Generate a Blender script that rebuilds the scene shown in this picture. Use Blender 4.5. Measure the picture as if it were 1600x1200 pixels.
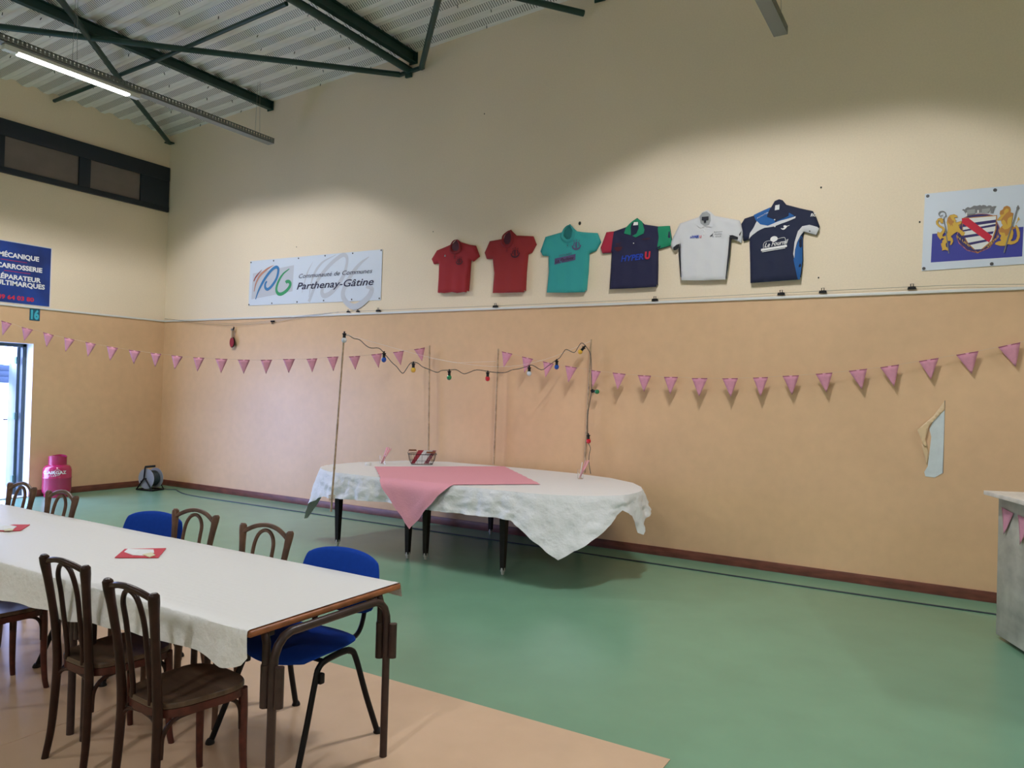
import bpy, bmesh, math, random, json
from mathutils import Vector, Matrix, geometry, noise
from math import radians as R, pi, sin, cos, sqrt, atan2

# ------------------------------------------------------------------ scene, camera, light
for o in list(bpy.data.objects): bpy.data.objects.remove(o)
SC = bpy.context.scene
COL = SC.collection
random.seed(7)

CAM = (11.4058, -7.7395, 1.70)
YAW, PITCH, ROLL, FPX = -0.539478, 0.0104043, 0.0284743, 1174.68
cd = bpy.data.cameras.new('camera'); cam = bpy.data.objects.new('camera', cd); COL.objects.link(cam)
cd.sensor_fit = 'HORIZONTAL'; cd.sensor_width = 36; cd.lens = FPX * 36 / 1600; cd.clip_start = .05; cd.clip_end = 200
_d = Vector((sin(YAW)*cos(PITCH), cos(YAW)*cos(PITCH), sin(PITCH)))
_r = Vector((cos(YAW), -sin(YAW), 0)); _u = _r.cross(_d)
_r2 = _r*cos(ROLL) + _u*sin(ROLL); _u2 = -_r*sin(ROLL) + _u*cos(ROLL)
m = Matrix((( _r2.x, _u2.x, -_d.x, CAM[0]), (_r2.y, _u2.y, -_d.y, CAM[1]), (_r2.z, _u2.z, -_d.z, CAM[2]), (0, 0, 0, 1)))
cam.matrix_world = m
SC.camera = cam
SC.view_settings.view_transform = 'Standard'; SC.view_settings.look = 'None'
SC.view_settings.gamma = 1; SC.view_settings.use_curve_mapping = False
SC.view_settings.exposure = 0.0

w = bpy.data.worlds.new('daylight'); SC.world = w; w.use_nodes = True
bg = w.node_tree.nodes['Background']; bg.inputs[0].default_value = (.34, .45, .93, 1); bg.inputs[1].default_value = 19.0

LAMP_W, LAMP_COL = 110.0, (.965, .97, 1.0)
ROWX = (2.80, 9.86, 16.9)  # last row is unseen, added for general light
FILL_STR = .6  # glow of the added fill panels behind the camera
CUT_X, CUT_Y, BATWING = (.36, .66), (.18, .33), .42
LAMPY = (-3.09, -10.6)  # rear lamps are out of view, added for ambient light
LAMPZ = 5.10
# portal that lets the daylight in through the open door
pl = bpy.data.lights.new('door_daylight_portal', 'AREA'); pl.shape = 'RECTANGLE'; pl.size = 2.6; pl.size_y = 2.2
pl.cycles.is_portal = True
po = bpy.data.objects.new('door_daylight_portal', pl); COL.objects.link(po)
po.location = (-.28, -3.34, 1.1); po.rotation_euler = (0, R(-90), 0)
pl.size, pl.size_y = 2.2, 2.6

DATA = json.loads('''{"s1":[[5.904,3.6],[5.971,3.562],[6.115,3.515],[6.201,3.499],[6.264,3.361],[6.176,3.304],[6.136,3.325],[6.127,3.101],[6.114,2.914],[6.07,2.923],[5.972,2.914],[5.883,2.931],[5.772,2.923],[5.666,2.933],[5.665,3.126],[5.656,3.316],[5.572,3.307],[5.533,3.374],[5.605,3.48],[5.762,3.523],[5.85,3.553]],"s1n":[[5.909,3.585],[5.954,3.545],[5.97,3.472],[5.931,3.447],[5.876,3.457],[5.85,3.499],[5.866,3.552]],"s2":[[6.7,3.656],[6.731,3.624],[6.785,3.576],[7.017,3.548],[7.063,3.446],[7.004,3.353],[6.955,3.339],[6.939,3.126],[6.935,2.883],[6.731,2.885],[6.496,2.892],[6.502,3.134],[6.465,3.316],[6.377,3.321],[6.343,3.4],[6.405,3.537],[6.607,3.551],[6.626,3.607]],"s2n":[[6.692,3.631],[6.72,3.581],[6.721,3.512],[6.691,3.474],[6.651,3.477],[6.623,3.511],[6.627,3.58]],"s3":[[7.494,3.652],[7.536,3.605],[7.589,3.559],[7.666,3.541],[7.846,3.516],[7.893,3.411],[7.837,3.318],[7.754,3.292],[7.748,3.08],[7.732,2.849],[7.504,2.852],[7.242,2.865],[7.253,3.108],[7.237,3.299],[7.161,3.305],[7.126,3.361],[7.182,3.526],[7.408,3.566],[7.444,3.613]],"s3n":[[7.495,3.625],[7.534,3.572],[7.539,3.505],[7.513,3.471],[7.467,3.475],[7.434,3.514],[7.445,3.58]],"s4":[[8.318,3.643],[8.364,3.603],[8.406,3.563],[8.563,3.527],[8.691,3.522],[8.72,3.362],[8.718,3.308],[8.578,3.28],[8.57,3.281],[8.574,3.063],[8.576,2.869],[8.31,2.866],[8.032,2.868],[8.035,3.063],[8.034,3.28],[7.921,3.28],[7.898,3.346],[7.958,3.516],[8.053,3.518],[8.198,3.555],[8.255,3.605]],"s4n":[[8.314,3.592],[8.343,3.565],[8.35,3.517],[8.326,3.464],[8.28,3.452],[8.258,3.494],[8.26,3.565]],"s4c":[[8.318,3.643],[8.381,3.593],[8.417,3.496],[8.409,3.457],[8.319,3.422],[8.28,3.444],[8.326,3.464],[8.35,3.517],[8.343,3.578],[8.311,3.6],[8.269,3.585],[8.254,3.542],[8.26,3.454],[8.183,3.476],[8.198,3.547],[8.255,3.605]],"s4l":[[7.958,3.516],[8.053,3.518],[8.043,3.384],[8.034,3.28],[7.921,3.28],[7.898,3.346]],"s4r":[[8.563,3.527],[8.691,3.522],[8.72,3.362],[8.718,3.308],[8.578,3.28],[8.57,3.281],[8.579,3.404]],"s5":[[9.092,3.651],[9.13,3.622],[9.173,3.583],[9.428,3.512],[9.471,3.39],[9.455,3.277],[9.345,3.339],[9.335,3.136],[9.315,2.908],[9.088,2.91],[8.849,2.925],[8.819,3.171],[8.818,3.331],[8.793,3.264],[8.73,3.269],[8.705,3.325],[8.802,3.536],[9.01,3.588],[9.039,3.631]],"s5n":[[9.092,3.633],[9.131,3.599],[9.14,3.531],[9.119,3.48],[9.081,3.476],[9.034,3.511],[9.017,3.58],[9.047,3.622]],"s5c":[[9.092,3.651],[9.138,3.621],[9.173,3.573],[9.178,3.49],[9.157,3.462],[9.089,3.476],[9.126,3.487],[9.14,3.531],[9.131,3.599],[9.092,3.633],[9.047,3.622],[9.02,3.58],[9.034,3.511],[9.081,3.476],[9.036,3.461],[8.997,3.491],[9.007,3.581],[9.039,3.631]],"s5pl":[[8.818,3.324],[8.831,3.216],[8.85,2.955],[8.841,2.956],[8.817,3.14],[8.806,3.248]],"s5pr":[[9.337,3.346],[9.36,3.334],[9.35,3.135],[9.324,2.908],[9.313,2.908],[9.328,3.137]],"s6":[[9.811,3.688],[9.846,3.673],[9.881,3.626],[10.01,3.577],[10.13,3.537],[10.164,3.471],[10.195,3.384],[10.168,3.299],[10.055,3.341],[10.043,3.285],[10.051,3.06],[10.033,2.871],[9.796,2.865],[9.562,2.859],[9.551,3.063],[9.536,3.309],[9.476,3.295],[9.448,3.473],[9.478,3.525],[9.577,3.549],[9.737,3.612],[9.77,3.674]],"s6n":[[9.812,3.648],[9.854,3.622],[9.865,3.556],[9.836,3.495],[9.788,3.485],[9.755,3.531],[9.762,3.61]],"s6y":[[9.57,3.552],[9.734,3.615],[9.704,3.529],[9.768,3.491],[9.85,3.501],[9.917,3.537],[9.965,3.501],[9.728,3.426],[9.643,3.437],[9.593,3.496]],"s6w":[[9.978,3.496],[9.975,3.478],[9.783,3.414],[9.686,3.408],[9.617,3.378],[9.568,3.346],[9.533,3.309],[9.543,3.37],[9.58,3.425],[9.607,3.483],[9.643,3.445],[9.714,3.427],[9.837,3.466]],"s6c":[[9.811,3.688],[9.846,3.673],[9.881,3.626],[9.91,3.552],[9.911,3.509],[9.809,3.469],[9.789,3.452],[9.768,3.487],[9.704,3.518],[9.73,3.599],[9.77,3.674]],"s6b":[[10.032,3.3],[10.043,3.285],[10.051,3.06],[10.033,2.871],[10.016,2.872],[9.995,2.965],[9.972,3.065],[9.986,3.177],[10.007,3.246]],"s6p":[[10.18,3.372],[10.196,3.357],[10.168,3.299],[10.055,3.341],[10.027,3.301],[9.998,3.233],[9.982,3.163],[9.979,3.079],[9.967,3.122],[9.975,3.234],[10.002,3.345],[10.041,3.391],[10.107,3.399]],"s6o":[[9.69,3.271],[9.896,3.283],[9.904,3.197],[9.695,3.198]],"kb":[[11.083,3.601],[11.995,3.605],[12.0,2.912],[11.07,2.902]],"kblue":[[11.148,3.232],[11.83,3.236],[11.825,2.982],[11.142,2.974]],"ksh":[[11.375,3.352],[11.638,3.354],[11.634,3.231],[11.607,3.127],[11.5,3.03],[11.426,3.115],[11.382,3.208]],"kshi":[[11.379,3.348],[11.632,3.348],[11.628,3.233],[11.601,3.132],[11.5,3.039],[11.43,3.119],[11.387,3.209]],"kst":[[[11.383,3.298],[11.631,3.315],[11.63,3.29],[11.381,3.271]],[[11.38,3.244],[11.629,3.278],[11.629,3.258],[11.383,3.23]],[[11.39,3.196],[11.616,3.215],[11.609,3.193],[11.396,3.173]],[[11.414,3.126],[11.595,3.153],[11.588,3.133],[11.428,3.105]],[[11.465,3.065],[11.541,3.066],[11.502,3.041]]],"kred":[[11.375,3.348],[11.425,3.348],[11.606,3.172],[11.584,3.118],[11.378,3.307]],"kcr":[[11.374,3.425],[11.405,3.435],[11.427,3.446],[11.465,3.451],[11.511,3.456],[11.556,3.446],[11.593,3.443],[11.632,3.427],[11.613,3.414],[11.602,3.366],[11.527,3.374],[11.459,3.371],[11.406,3.368],[11.391,3.418]],"krim":[[11.379,3.35],[11.429,3.374],[11.505,3.38],[11.565,3.372],[11.617,3.352],[11.66,3.246],[11.643,3.16],[11.593,3.075],[11.5,3.03],[11.419,3.061],[11.356,3.129],[11.336,3.185],[11.354,3.273],[11.372,3.308]],"klion":[[11.289,3.388],[11.328,3.389],[11.346,3.364],[11.333,3.347],[11.349,3.323],[11.372,3.321],[11.378,3.235],[11.405,3.215],[11.34,3.184],[11.309,3.187],[11.31,3.132],[11.28,3.071],[11.225,3.075],[11.22,3.13],[11.254,3.191],[11.207,3.177],[11.19,3.233],[11.177,3.298],[11.176,3.353],[11.211,3.368],[11.231,3.339],[11.212,3.322],[11.192,3.324],[11.205,3.268],[11.245,3.247],[11.26,3.273],[11.263,3.345]],"kmer":[[11.683,3.42],[11.712,3.426],[11.734,3.406],[11.738,3.371],[11.753,3.356],[11.758,3.273],[11.737,3.24],[11.767,3.219],[11.753,3.151],[11.718,3.092],[11.776,3.11],[11.793,3.156],[11.781,3.218],[11.773,3.254],[11.794,3.313],[11.805,3.286],[11.787,3.261],[11.8,3.19],[11.806,3.138],[11.776,3.09],[11.674,3.082],[11.629,3.099],[11.659,3.123],[11.657,3.211],[11.686,3.244],[11.674,3.298],[11.64,3.31],[11.662,3.343],[11.654,3.379]],"kcro":[[11.235,3.361],[11.252,3.362],[11.3,3.056],[11.288,3.053]],"kspear":[[11.781,3.423],[11.788,3.409],[11.708,3.049],[11.693,3.055]],"kdots":[[11.106,3.578],[11.618,3.575],[11.088,2.922],[11.606,2.932]],"lion":[[11.267,3.362],[11.284,3.386],[11.315,3.391],[11.337,3.378],[11.341,3.36],[11.329,3.364],[11.318,3.36],[11.322,3.347],[11.333,3.335],[11.323,3.331],[11.334,3.315],[11.36,3.323],[11.372,3.329],[11.373,3.309],[11.363,3.297],[11.352,3.293],[11.357,3.267],[11.37,3.246],[11.385,3.234],[11.401,3.22],[11.393,3.198],[11.378,3.194],[11.357,3.224],[11.34,3.233],[11.318,3.219],[11.297,3.201],[11.295,3.191],[11.308,3.174],[11.312,3.149],[11.302,3.124],[11.289,3.117],[11.291,3.132],[11.295,3.15],[11.289,3.156],[11.271,3.157],[11.256,3.132],[11.258,3.107],[11.281,3.085],[11.273,3.07],[11.255,3.079],[11.239,3.077],[11.228,3.073],[11.23,3.088],[11.223,3.114],[11.218,3.135],[11.229,3.145],[11.227,3.16],[11.244,3.18],[11.224,3.186],[11.213,3.169],[11.208,3.182],[11.195,3.199],[11.187,3.22],[11.191,3.246],[11.203,3.237],[11.216,3.238],[11.229,3.258],[11.224,3.274],[11.197,3.291],[11.179,3.314],[11.176,3.34],[11.191,3.364],[11.218,3.367],[11.232,3.355],[11.23,3.319],[11.219,3.32],[11.205,3.337],[11.209,3.352],[11.194,3.343],[11.192,3.323],[11.21,3.3],[11.238,3.283],[11.249,3.256],[11.236,3.226],[11.228,3.212],[11.232,3.198],[11.252,3.204],[11.265,3.224],[11.269,3.254],[11.266,3.295],[11.261,3.322]],"mer":[[11.657,3.363],[11.66,3.387],[11.679,3.398],[11.687,3.419],[11.707,3.427],[11.728,3.415],[11.735,3.39],[11.733,3.368],[11.754,3.358],[11.75,3.324],[11.743,3.266],[11.752,3.24],[11.772,3.238],[11.768,3.224],[11.752,3.221],[11.759,3.19],[11.752,3.142],[11.738,3.121],[11.758,3.117],[11.778,3.13],[11.786,3.159],[11.783,3.188],[11.775,3.228],[11.772,3.253],[11.778,3.255],[11.795,3.227],[11.805,3.186],[11.804,3.147],[11.793,3.114],[11.771,3.096],[11.742,3.088],[11.722,3.095],[11.697,3.082],[11.664,3.084],[11.639,3.094],[11.626,3.102],[11.634,3.116],[11.655,3.125],[11.671,3.128],[11.663,3.149],[11.671,3.173],[11.658,3.189],[11.653,3.209],[11.661,3.238],[11.681,3.261],[11.673,3.277],[11.668,3.302],[11.66,3.308],[11.643,3.305],[11.641,3.315],[11.663,3.342]],"merarrow":[[11.793,3.325],[11.806,3.294],[11.798,3.298],[11.79,3.289],[11.776,3.263],[11.774,3.265],[11.787,3.294],[11.785,3.304]],"merhair":[[11.659,3.363],[11.662,3.387],[11.68,3.397],[11.688,3.418],[11.707,3.426],[11.727,3.414],[11.734,3.39],[11.733,3.368],[11.752,3.359],[11.748,3.334],[11.73,3.326],[11.718,3.317],[11.712,3.293],[11.714,3.258],[11.706,3.274],[11.699,3.294],[11.685,3.311],[11.672,3.297],[11.668,3.312],[11.68,3.331],[11.704,3.363],[11.721,3.376],[11.722,3.396],[11.704,3.405],[11.687,3.385],[11.688,3.36],[11.671,3.352]],"merbelt":[[11.661,3.228],[11.673,3.247],[11.694,3.223],[11.719,3.228],[11.743,3.251],[11.772,3.234],[11.768,3.224],[11.752,3.221],[11.736,3.212],[11.72,3.174],[11.704,3.165],[11.695,3.196],[11.678,3.197],[11.658,3.204]],"mane":[[11.269,3.362],[11.284,3.376],[11.294,3.354],[11.303,3.338],[11.316,3.332],[11.312,3.312],[11.303,3.313],[11.308,3.282],[11.295,3.303],[11.293,3.283],[11.284,3.304],[11.272,3.315],[11.265,3.337]],"cr2":[[11.375,3.423],[11.384,3.432],[11.397,3.426],[11.401,3.435],[11.418,3.446],[11.436,3.437],[11.444,3.441],[11.465,3.454],[11.487,3.449],[11.504,3.453],[11.497,3.451],[11.51,3.455],[11.523,3.446],[11.531,3.453],[11.55,3.448],[11.561,3.437],[11.574,3.444],[11.59,3.442],[11.599,3.431],[11.616,3.434],[11.633,3.43],[11.62,3.419],[11.609,3.37],[11.545,3.384],[11.481,3.388],[11.471,3.375],[11.424,3.367],[11.411,3.369],[11.397,3.4],[11.389,3.414]],"gb":[[2.073,3.575],[4.689,3.564],[4.685,2.882],[2.064,2.897]],"ggrey":[[2.142,3.381],[3.017,3.456],[3.003,3.074],[2.127,2.991]],"gs":{"red":[[2.339,3.427],[2.265,3.371],[2.201,3.314],[2.17,3.262]],"orange":[[2.596,3.482],[2.448,3.428],[2.299,3.339],[2.216,3.222],[2.182,3.106]],"blue":[[2.221,2.987],[2.287,3.128],[2.411,3.288],[2.535,3.4],[2.63,3.447],[2.683,3.436],[2.696,3.384],[2.659,3.274],[2.567,3.175],[2.483,3.127],[2.428,3.152],[2.425,3.212],[2.456,3.248]],"green":[[2.926,3.407],[2.793,3.334],[2.703,3.228],[2.666,3.126],[2.7,3.057],[2.785,3.046],[2.898,3.1],[2.957,3.171],[2.934,3.216],[2.882,3.222],[2.862,3.205]]},"gw1":[[3.399,3.479],[3.287,3.313],[3.198,3.043]],"gw2":[[3.843,3.549],[3.577,3.453],[3.409,3.263],[3.341,2.98]],"gw3":[[3.344,2.908],[3.491,3.188],[3.715,3.402],[3.938,3.528],[4.032,3.522],[4.055,3.423],[3.988,3.232],[3.807,3.045],[3.656,2.981],[3.596,3.026],[3.61,3.139]],"gw4":[[4.454,3.479],[4.278,3.381],[4.101,3.198],[3.997,3.009],[4.059,2.881],[4.228,2.806],[4.441,2.908],[4.525,3.04],[4.417,3.072]],"gt1":[[3.128,3.257],[4.525,3.257]],"gt2":[[3.09,3.095],[4.555,3.093]],"gdots":[[2.092,3.553],[2.587,3.548],[3.107,3.549],[3.635,3.55],[4.157,3.548],[4.669,3.553],[2.075,2.912],[2.577,2.915],[3.106,2.915],[3.633,2.915],[4.163,2.91],[4.661,2.905]],"rb":[[-1.839,3.587],[-1.856,2.746],[-3.662,2.775],[-3.692,3.767]],"rt":{"mec":[[-2.52,3.403],[-2.01,3.409]],"car":[[-2.516,3.254],[-1.961,3.251]],"rep":[[-2.51,3.096],[-1.974,3.11]],"mul":[[-2.508,3.026],[-1.918,3.007]],"tel":[[-2.502,2.823],[-2.06,2.814]]},"n16":[[-2.108,2.699],[-1.969,2.701],[-1.972,2.525],[-2.102,2.522]],"tw":[[11.276,1.66],[11.274,1.377],[11.27,1.084],[11.211,1.041],[11.137,1.046],[11.127,1.083],[11.154,1.138],[11.161,1.223],[11.169,1.308],[11.176,1.403],[11.16,1.476],[11.192,1.551]],"tf":[[11.274,1.733],[11.276,1.649],[11.201,1.558],[11.156,1.497],[11.131,1.379],[11.151,1.307],[11.119,1.322],[11.067,1.461],[11.128,1.527],[11.191,1.594],[11.244,1.68]],"tf2":[[11.104,1.335],[11.145,1.302],[11.161,1.244],[11.148,1.148],[11.124,1.241]],"win":{"p1":[[-2.457,5.046],[-1.553,5.05],[-1.556,4.57],[-2.449,4.553]],"p2":[[-1.381,5.041],[-0.483,5.045],[-0.477,4.58],[-1.374,4.567]]},"fr":[[[6.723,2.175],[6.87,2.147],[6.754,1.983]],[[6.997,2.115],[7.146,2.087],[7.036,1.923]],[[7.272,2.06],[7.413,2.033],[7.311,1.872]],[[7.555,2.012],[7.703,1.992],[7.603,1.822]],[[7.877,1.967],[7.993,1.952],[7.897,1.774]],[[8.129,1.942],[8.283,1.928],[8.195,1.755]],[[8.418,1.918],[8.569,1.913],[8.489,1.736]],[[8.708,1.903],[8.861,1.904],[8.779,1.722]],[[9.005,1.895],[9.17,1.897],[9.089,1.706]],[[9.317,1.897],[9.475,1.902],[9.408,1.71]],[[9.62,1.909],[9.766,1.917],[9.701,1.723]],[[9.9,1.93],[10.054,1.939],[9.992,1.746]],[[10.202,1.954],[10.352,1.968],[10.302,1.777]],[[10.491,1.986],[10.648,2.008],[10.607,1.814]],[[10.755,2.022],[10.91,2.049],[10.875,1.846]],[[11.067,2.08],[11.222,2.11],[11.166,1.915]],[[11.354,2.137],[11.522,2.17],[11.476,1.97]],[[11.663,2.204],[11.824,2.244],[11.795,2.034]]],"fry":[-0.17,-0.163,-0.156,-0.149,-0.142,-0.135,-0.128,-0.121,-0.114,-0.106,-0.099,-0.092,-0.085,-0.078,-0.071,-0.064,-0.057,-0.05],"fl":[[[0.8,-2.837,2.428],[0.919,-2.768,2.392],[0.82,-2.826,2.237]],[[1.03,-2.704,2.354],[1.159,-2.629,2.323],[1.066,-2.683,2.17]],[[1.272,-2.564,2.294],[1.395,-2.493,2.26],[1.319,-2.537,2.104]],[[1.51,-2.426,2.236],[1.631,-2.356,2.209],[1.534,-2.412,2.048]],[[1.751,-2.287,2.185],[1.87,-2.218,2.161],[1.784,-2.268,1.993]],[[1.988,-2.149,2.139],[2.119,-2.074,2.118],[2.035,-2.123,1.95]],[[2.237,-2.006,2.101],[2.369,-1.929,2.082],[2.293,-1.973,1.916]],[[2.481,-1.864,2.069],[2.603,-1.794,2.057],[2.537,-1.832,1.885]],[[2.715,-1.729,2.046],[2.843,-1.655,2.032],[2.76,-1.703,1.862]],[[2.958,-1.588,2.026],[3.085,-1.515,2.023],[3.01,-1.558,1.842]],[[3.205,-1.445,2.018],[3.342,-1.366,2.015],[3.277,-1.404,1.832]],[[3.455,-1.3,2.012],[3.593,-1.221,2.014],[3.523,-1.261,1.831]],[[3.71,-1.153,2.016],[3.838,-1.079,2.022],[3.775,-1.116,1.839]],[[3.957,-1.01,2.035],[4.092,-0.932,2.04],[4.026,-0.971,1.858]],[[4.219,-0.858,2.044],[4.34,-0.789,2.056],[4.288,-0.819,1.874]],[[4.446,-0.727,2.076],[4.573,-0.654,2.088],[4.522,-0.684,1.898]],[[4.687,-0.588,2.091],[4.814,-0.514,2.104],[4.762,-0.544,1.922]],[[4.934,-0.445,2.124],[5.054,-0.375,2.144],[5.02,-0.395,1.955]],[[5.174,-0.306,2.16],[5.294,-0.237,2.184],[5.263,-0.254,1.996]],[[5.406,-0.172,2.204],[5.526,-0.102,2.233],[5.499,-0.118,2.052]]],"nap1":[[7.651,-5.429],[7.502,-5.282],[7.651,-5.136],[7.82,-5.296]],"nap1w":[[7.572,-5.33],[7.529,-5.281],[7.636,-5.201],[7.716,-5.251],[7.734,-5.321],[7.684,-5.351]],"nap1y":[[7.716,-5.318],[7.706,-5.262],[7.777,-5.285],[7.795,-5.329]],"nap2":[[6.472,-5.454],[6.348,-5.38],[6.339,-5.288],[6.411,-5.227],[6.566,-5.357],[6.509,-5.423]],"nap2w":[[6.37,-5.432],[6.285,-5.362],[6.344,-5.313],[6.44,-5.318],[6.507,-5.372],[6.5,-5.419],[6.458,-5.441]],"nap2y":[[6.496,-5.417],[6.479,-5.377],[6.517,-5.372],[6.552,-5.397],[6.529,-5.429]]}''')

# ------------------------------------------------------------------ materials
def lin(c): return tuple(((v/255)/12.92 if v/255 <= .04045 else (((v/255)+.055)/1.055)**2.4) for v in c)
def mat(name, col, rough=.5, metal=0., var=0., vscale=8., col2=None, bump=0., bscale=40., spec=.5, emit=None, estr=0., trans=0., coat=0., stretch=None, detail=4., sheen=0.):
    M = bpy.data.materials.new(name); M.use_nodes = True
    nt = M.node_tree; b = nt.nodes['Principled BSDF']
    b.inputs['Base Color'].default_value = (*col, 1); b.inputs['Roughness'].default_value = rough
    b.inputs['Metallic'].default_value = metal; b.inputs['Specular IOR Level'].default_value = spec
    b.inputs['Transmission Weight'].default_value = trans; b.inputs['Coat Weight'].default_value = coat
    if sheen: b.inputs['Sheen Weight'].default_value = sheen
    if emit: b.inputs['Emission Color'].default_value = (*emit, 1); b.inputs['Emission Strength'].default_value = estr
    tc = mp = None
    if var or bump:
        tc = nt.nodes.new('ShaderNodeTexCoord'); mp = nt.nodes.new('ShaderNodeMapping')
        nt.links.new(tc.outputs['Object'], mp.inputs[0])
        if stretch: mp.inputs['Scale'].default_value = stretch
    if var:
        n = nt.nodes.new('ShaderNodeTexNoise'); n.inputs['Scale'].default_value = vscale; n.inputs['Detail'].default_value = detail
        nt.links.new(mp.outputs[0], n.inputs['Vector'])
        cr = nt.nodes.new('ShaderNodeValToRGB'); cr.color_ramp.elements[0].position = .5-.22; cr.color_ramp.elements[1].position = .5+.22
        c2 = col2 or tuple(min(1, v*(1+var)) for v in col); c1 = tuple(v*(1-var) for v in col) if not col2 else col
        cr.color_ramp.elements[0].color = (*c1, 1); cr.color_ramp.elements[1].color = (*c2, 1)
        nt.links.new(n.outputs['Fac'], cr.inputs[0]); nt.links.new(cr.outputs[0], b.inputs['Base Color'])
    if bump:
        n2 = nt.nodes.new('ShaderNodeTexNoise'); n2.inputs['Scale'].default_value = bscale; n2.inputs['Detail'].default_value = 3
        nt.links.new(mp.outputs[0], n2.inputs['Vector'])
        bp = nt.nodes.new('ShaderNodeBump'); bp.inputs['Strength'].default_value = min(1, bump); bp.inputs['Distance'].default_value = .01*max(1, bump)
        nt.links.new(n2.outputs['Fac'], bp.inputs['Height']); nt.links.new(bp.outputs[0], b.inputs['Normal'])
    return M
def two_noise(M, scale, amt, stretch=(1, 1, 1)):
    """multiply a second, larger, faint mottling into the base colour (wear, cleaning marks)"""
    nt = M.node_tree; b = nt.nodes['Principled BSDF']; src = b.inputs['Base Color']
    tc = nt.nodes.new('ShaderNodeTexCoord'); mp = nt.nodes.new('ShaderNodeMapping'); mp.inputs['Scale'].default_value = stretch
    n = nt.nodes.new('ShaderNodeTexNoise'); n.inputs['Scale'].default_value = scale; n.inputs['Detail'].default_value = 5
    mr = nt.nodes.new('ShaderNodeMapRange'); mr.inputs['From Min'].default_value = .3; mr.inputs['From Max'].default_value = .7
    mr.inputs['To Min'].default_value = 1-amt; mr.inputs['To Max'].default_value = 1+amt
    mx = nt.nodes.new('ShaderNodeVectorMath'); mx.operation = 'SCALE'
    nt.links.new(tc.outputs['Object'], mp.inputs[0]); nt.links.new(mp.outputs[0], n.inputs['Vector']); nt.links.new(n.outputs['Fac'], mr.inputs['Value'])
    if src.is_linked:
        l = src.links[0]; s = l.from_socket; nt.links.remove(l); nt.links.new(s, mx.inputs[0])
    else: mx.inputs[0].default_value = src.default_value[:3]
    nt.links.new(mr.outputs[0], mx.inputs['Scale']); nt.links.new(mx.outputs[0], src)
    return M

M = {}
M['plaster'] = two_noise(mat('cream_plaster', (.85, .715, .54), .85, var=.03, vscale=60, bump=.15, bscale=120), .6, .03)
M['board'] = two_noise(mat('ochre_wall_board', (.70, .455, .265), .42, var=.035, vscale=9, bump=.06, bscale=90, detail=8), 1.1, .05)
M['floor'] = two_noise(mat('green_sports_vinyl', (.17, .335, .22), .27, var=.04, vscale=3, bump=.02, bscale=300), .7, .06)
M['mat'] = two_noise(mat('beige_board_mat', (.66, .46, .31), .27, var=.03, vscale=5), 1.5, .04)
M['skirt'] = two_noise(mat('red_brown_stained_wood', (.15, .045, .028), .45, var=.35, vscale=5, stretch=(1, 1, 6), detail=6), 9, .12)
M['trimw'] = mat('white_trim', (.72, .72, .70), .4)
M['deck'] = two_noise(mat('galvanised_deck', (.84, .80, .74), .5, metal=.0, var=.05, vscale=2, stretch=(1, 6, 6)), 3, .06, (1, 9, 9))
M['green_steel'] = mat('dark_green_painted_steel', (.012, .045, .038), .45, var=.15, vscale=6)
M['winframe'] = mat('blue_black_window_frame', (.010, .018, .030), .5)
M['pane'] = two_noise(mat('grey_brown_pane', (.19, .155, .14), .35, var=.08, vscale=4), 1.5, .10, (1, .3, 3))
M['tray'] = mat('galvanised_tray', (.30, .31, .30), .5, metal=.3)
M['housing'] = mat('white_lamp_housing', (.75, .75, .72), .45)
M['emit'] = mat('lit_diffuser', (1, 1, 1), .5, emit=(1, .97, .9), estr=12)
M['white'] = mat('white_paint', (.78, .78, .78), .45)
M['paper'] = mat('white_embossed_paper', (.76, .75, .74), .55, bump=.9, bscale=28)
M['paper2'] = mat('white_crumpled_paper', (.74, .755, .78), .55, bump=1.3, bscale=14)
M['pinkcloth'] = mat('dusty_pink_cloth', (.76, .33, .40), .75, bump=.3, bscale=60)
M['pinkflag'] = mat('pink_pennant_felt', (.64, .28, .37), .8, var=.06, vscale=30)
M['hem'] = mat('dark_pink_hem', (.36, .10, .16), .8)
M['string'] = mat('pale_thread', (.62, .48, .36), .8)
M['chairwood'] = two_noise(mat('dark_bentwood', (.026, .0095, .006), .36, spec=.22, var=.5, vscale=9, stretch=(1, 1, .3), detail=8), 20, .25)
M['chairwood2'] = two_noise(mat('worn_mid_brown_bentwood', (.10, .052, .032), .42, spec=.4, var=.45, vscale=12, stretch=(1, 1, .25), detail=8), 20, .25)
M['seatwood'] = two_noise(mat('worn_plywood_seat', (.085, .052, .032), .34, spec=.4, var=.35, vscale=6, stretch=(1, 5, 1), detail=8), 6, .3)
M['seatrim'] = two_noise(mat('reddish_seat_rim', (.075, .018, .012), .4, spec=.35, var=.4, vscale=12), 25, .25)
M['bluefab'] = mat('royal_blue_fabric', (.010, .055, .37), .9, var=.06, vscale=40, bump=.15, bscale=500, spec=.1)
M['black'] = mat('black_paint', (.006, .006, .008), .4, spec=.18)
M['blackplastic'] = mat('black_plastic', (.009, .009, .010), .5, spec=.25)
M['browntube'] = two_noise(mat('brown_painted_tube', (.045, .026, .022), .36, spec=.32, var=.2, vscale=8), 30, .15)
M['edgewood'] = two_noise(mat('orange_brown_edge_band', (.30, .10, .035), .4, var=.3, vscale=14, stretch=(1, 1, 5)), 18, .2)
M['darkwood'] = two_noise(mat('near_black_table_leg', (.012, .008, .007), .4, spec=.25, var=.3, vscale=10), 20, .2)
M['chrome'] = mat('chrome', (.7, .7, .7), .2, metal=1)
M['bamboo'] = two_noise(mat('bamboo_cane', (.42, .30, .19), .5, var=.3, vscale=20), 12, .2)
M['gaspink'] = mat('magenta_enamel', (.42, .018, .085), .2, coat=.4)
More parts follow.
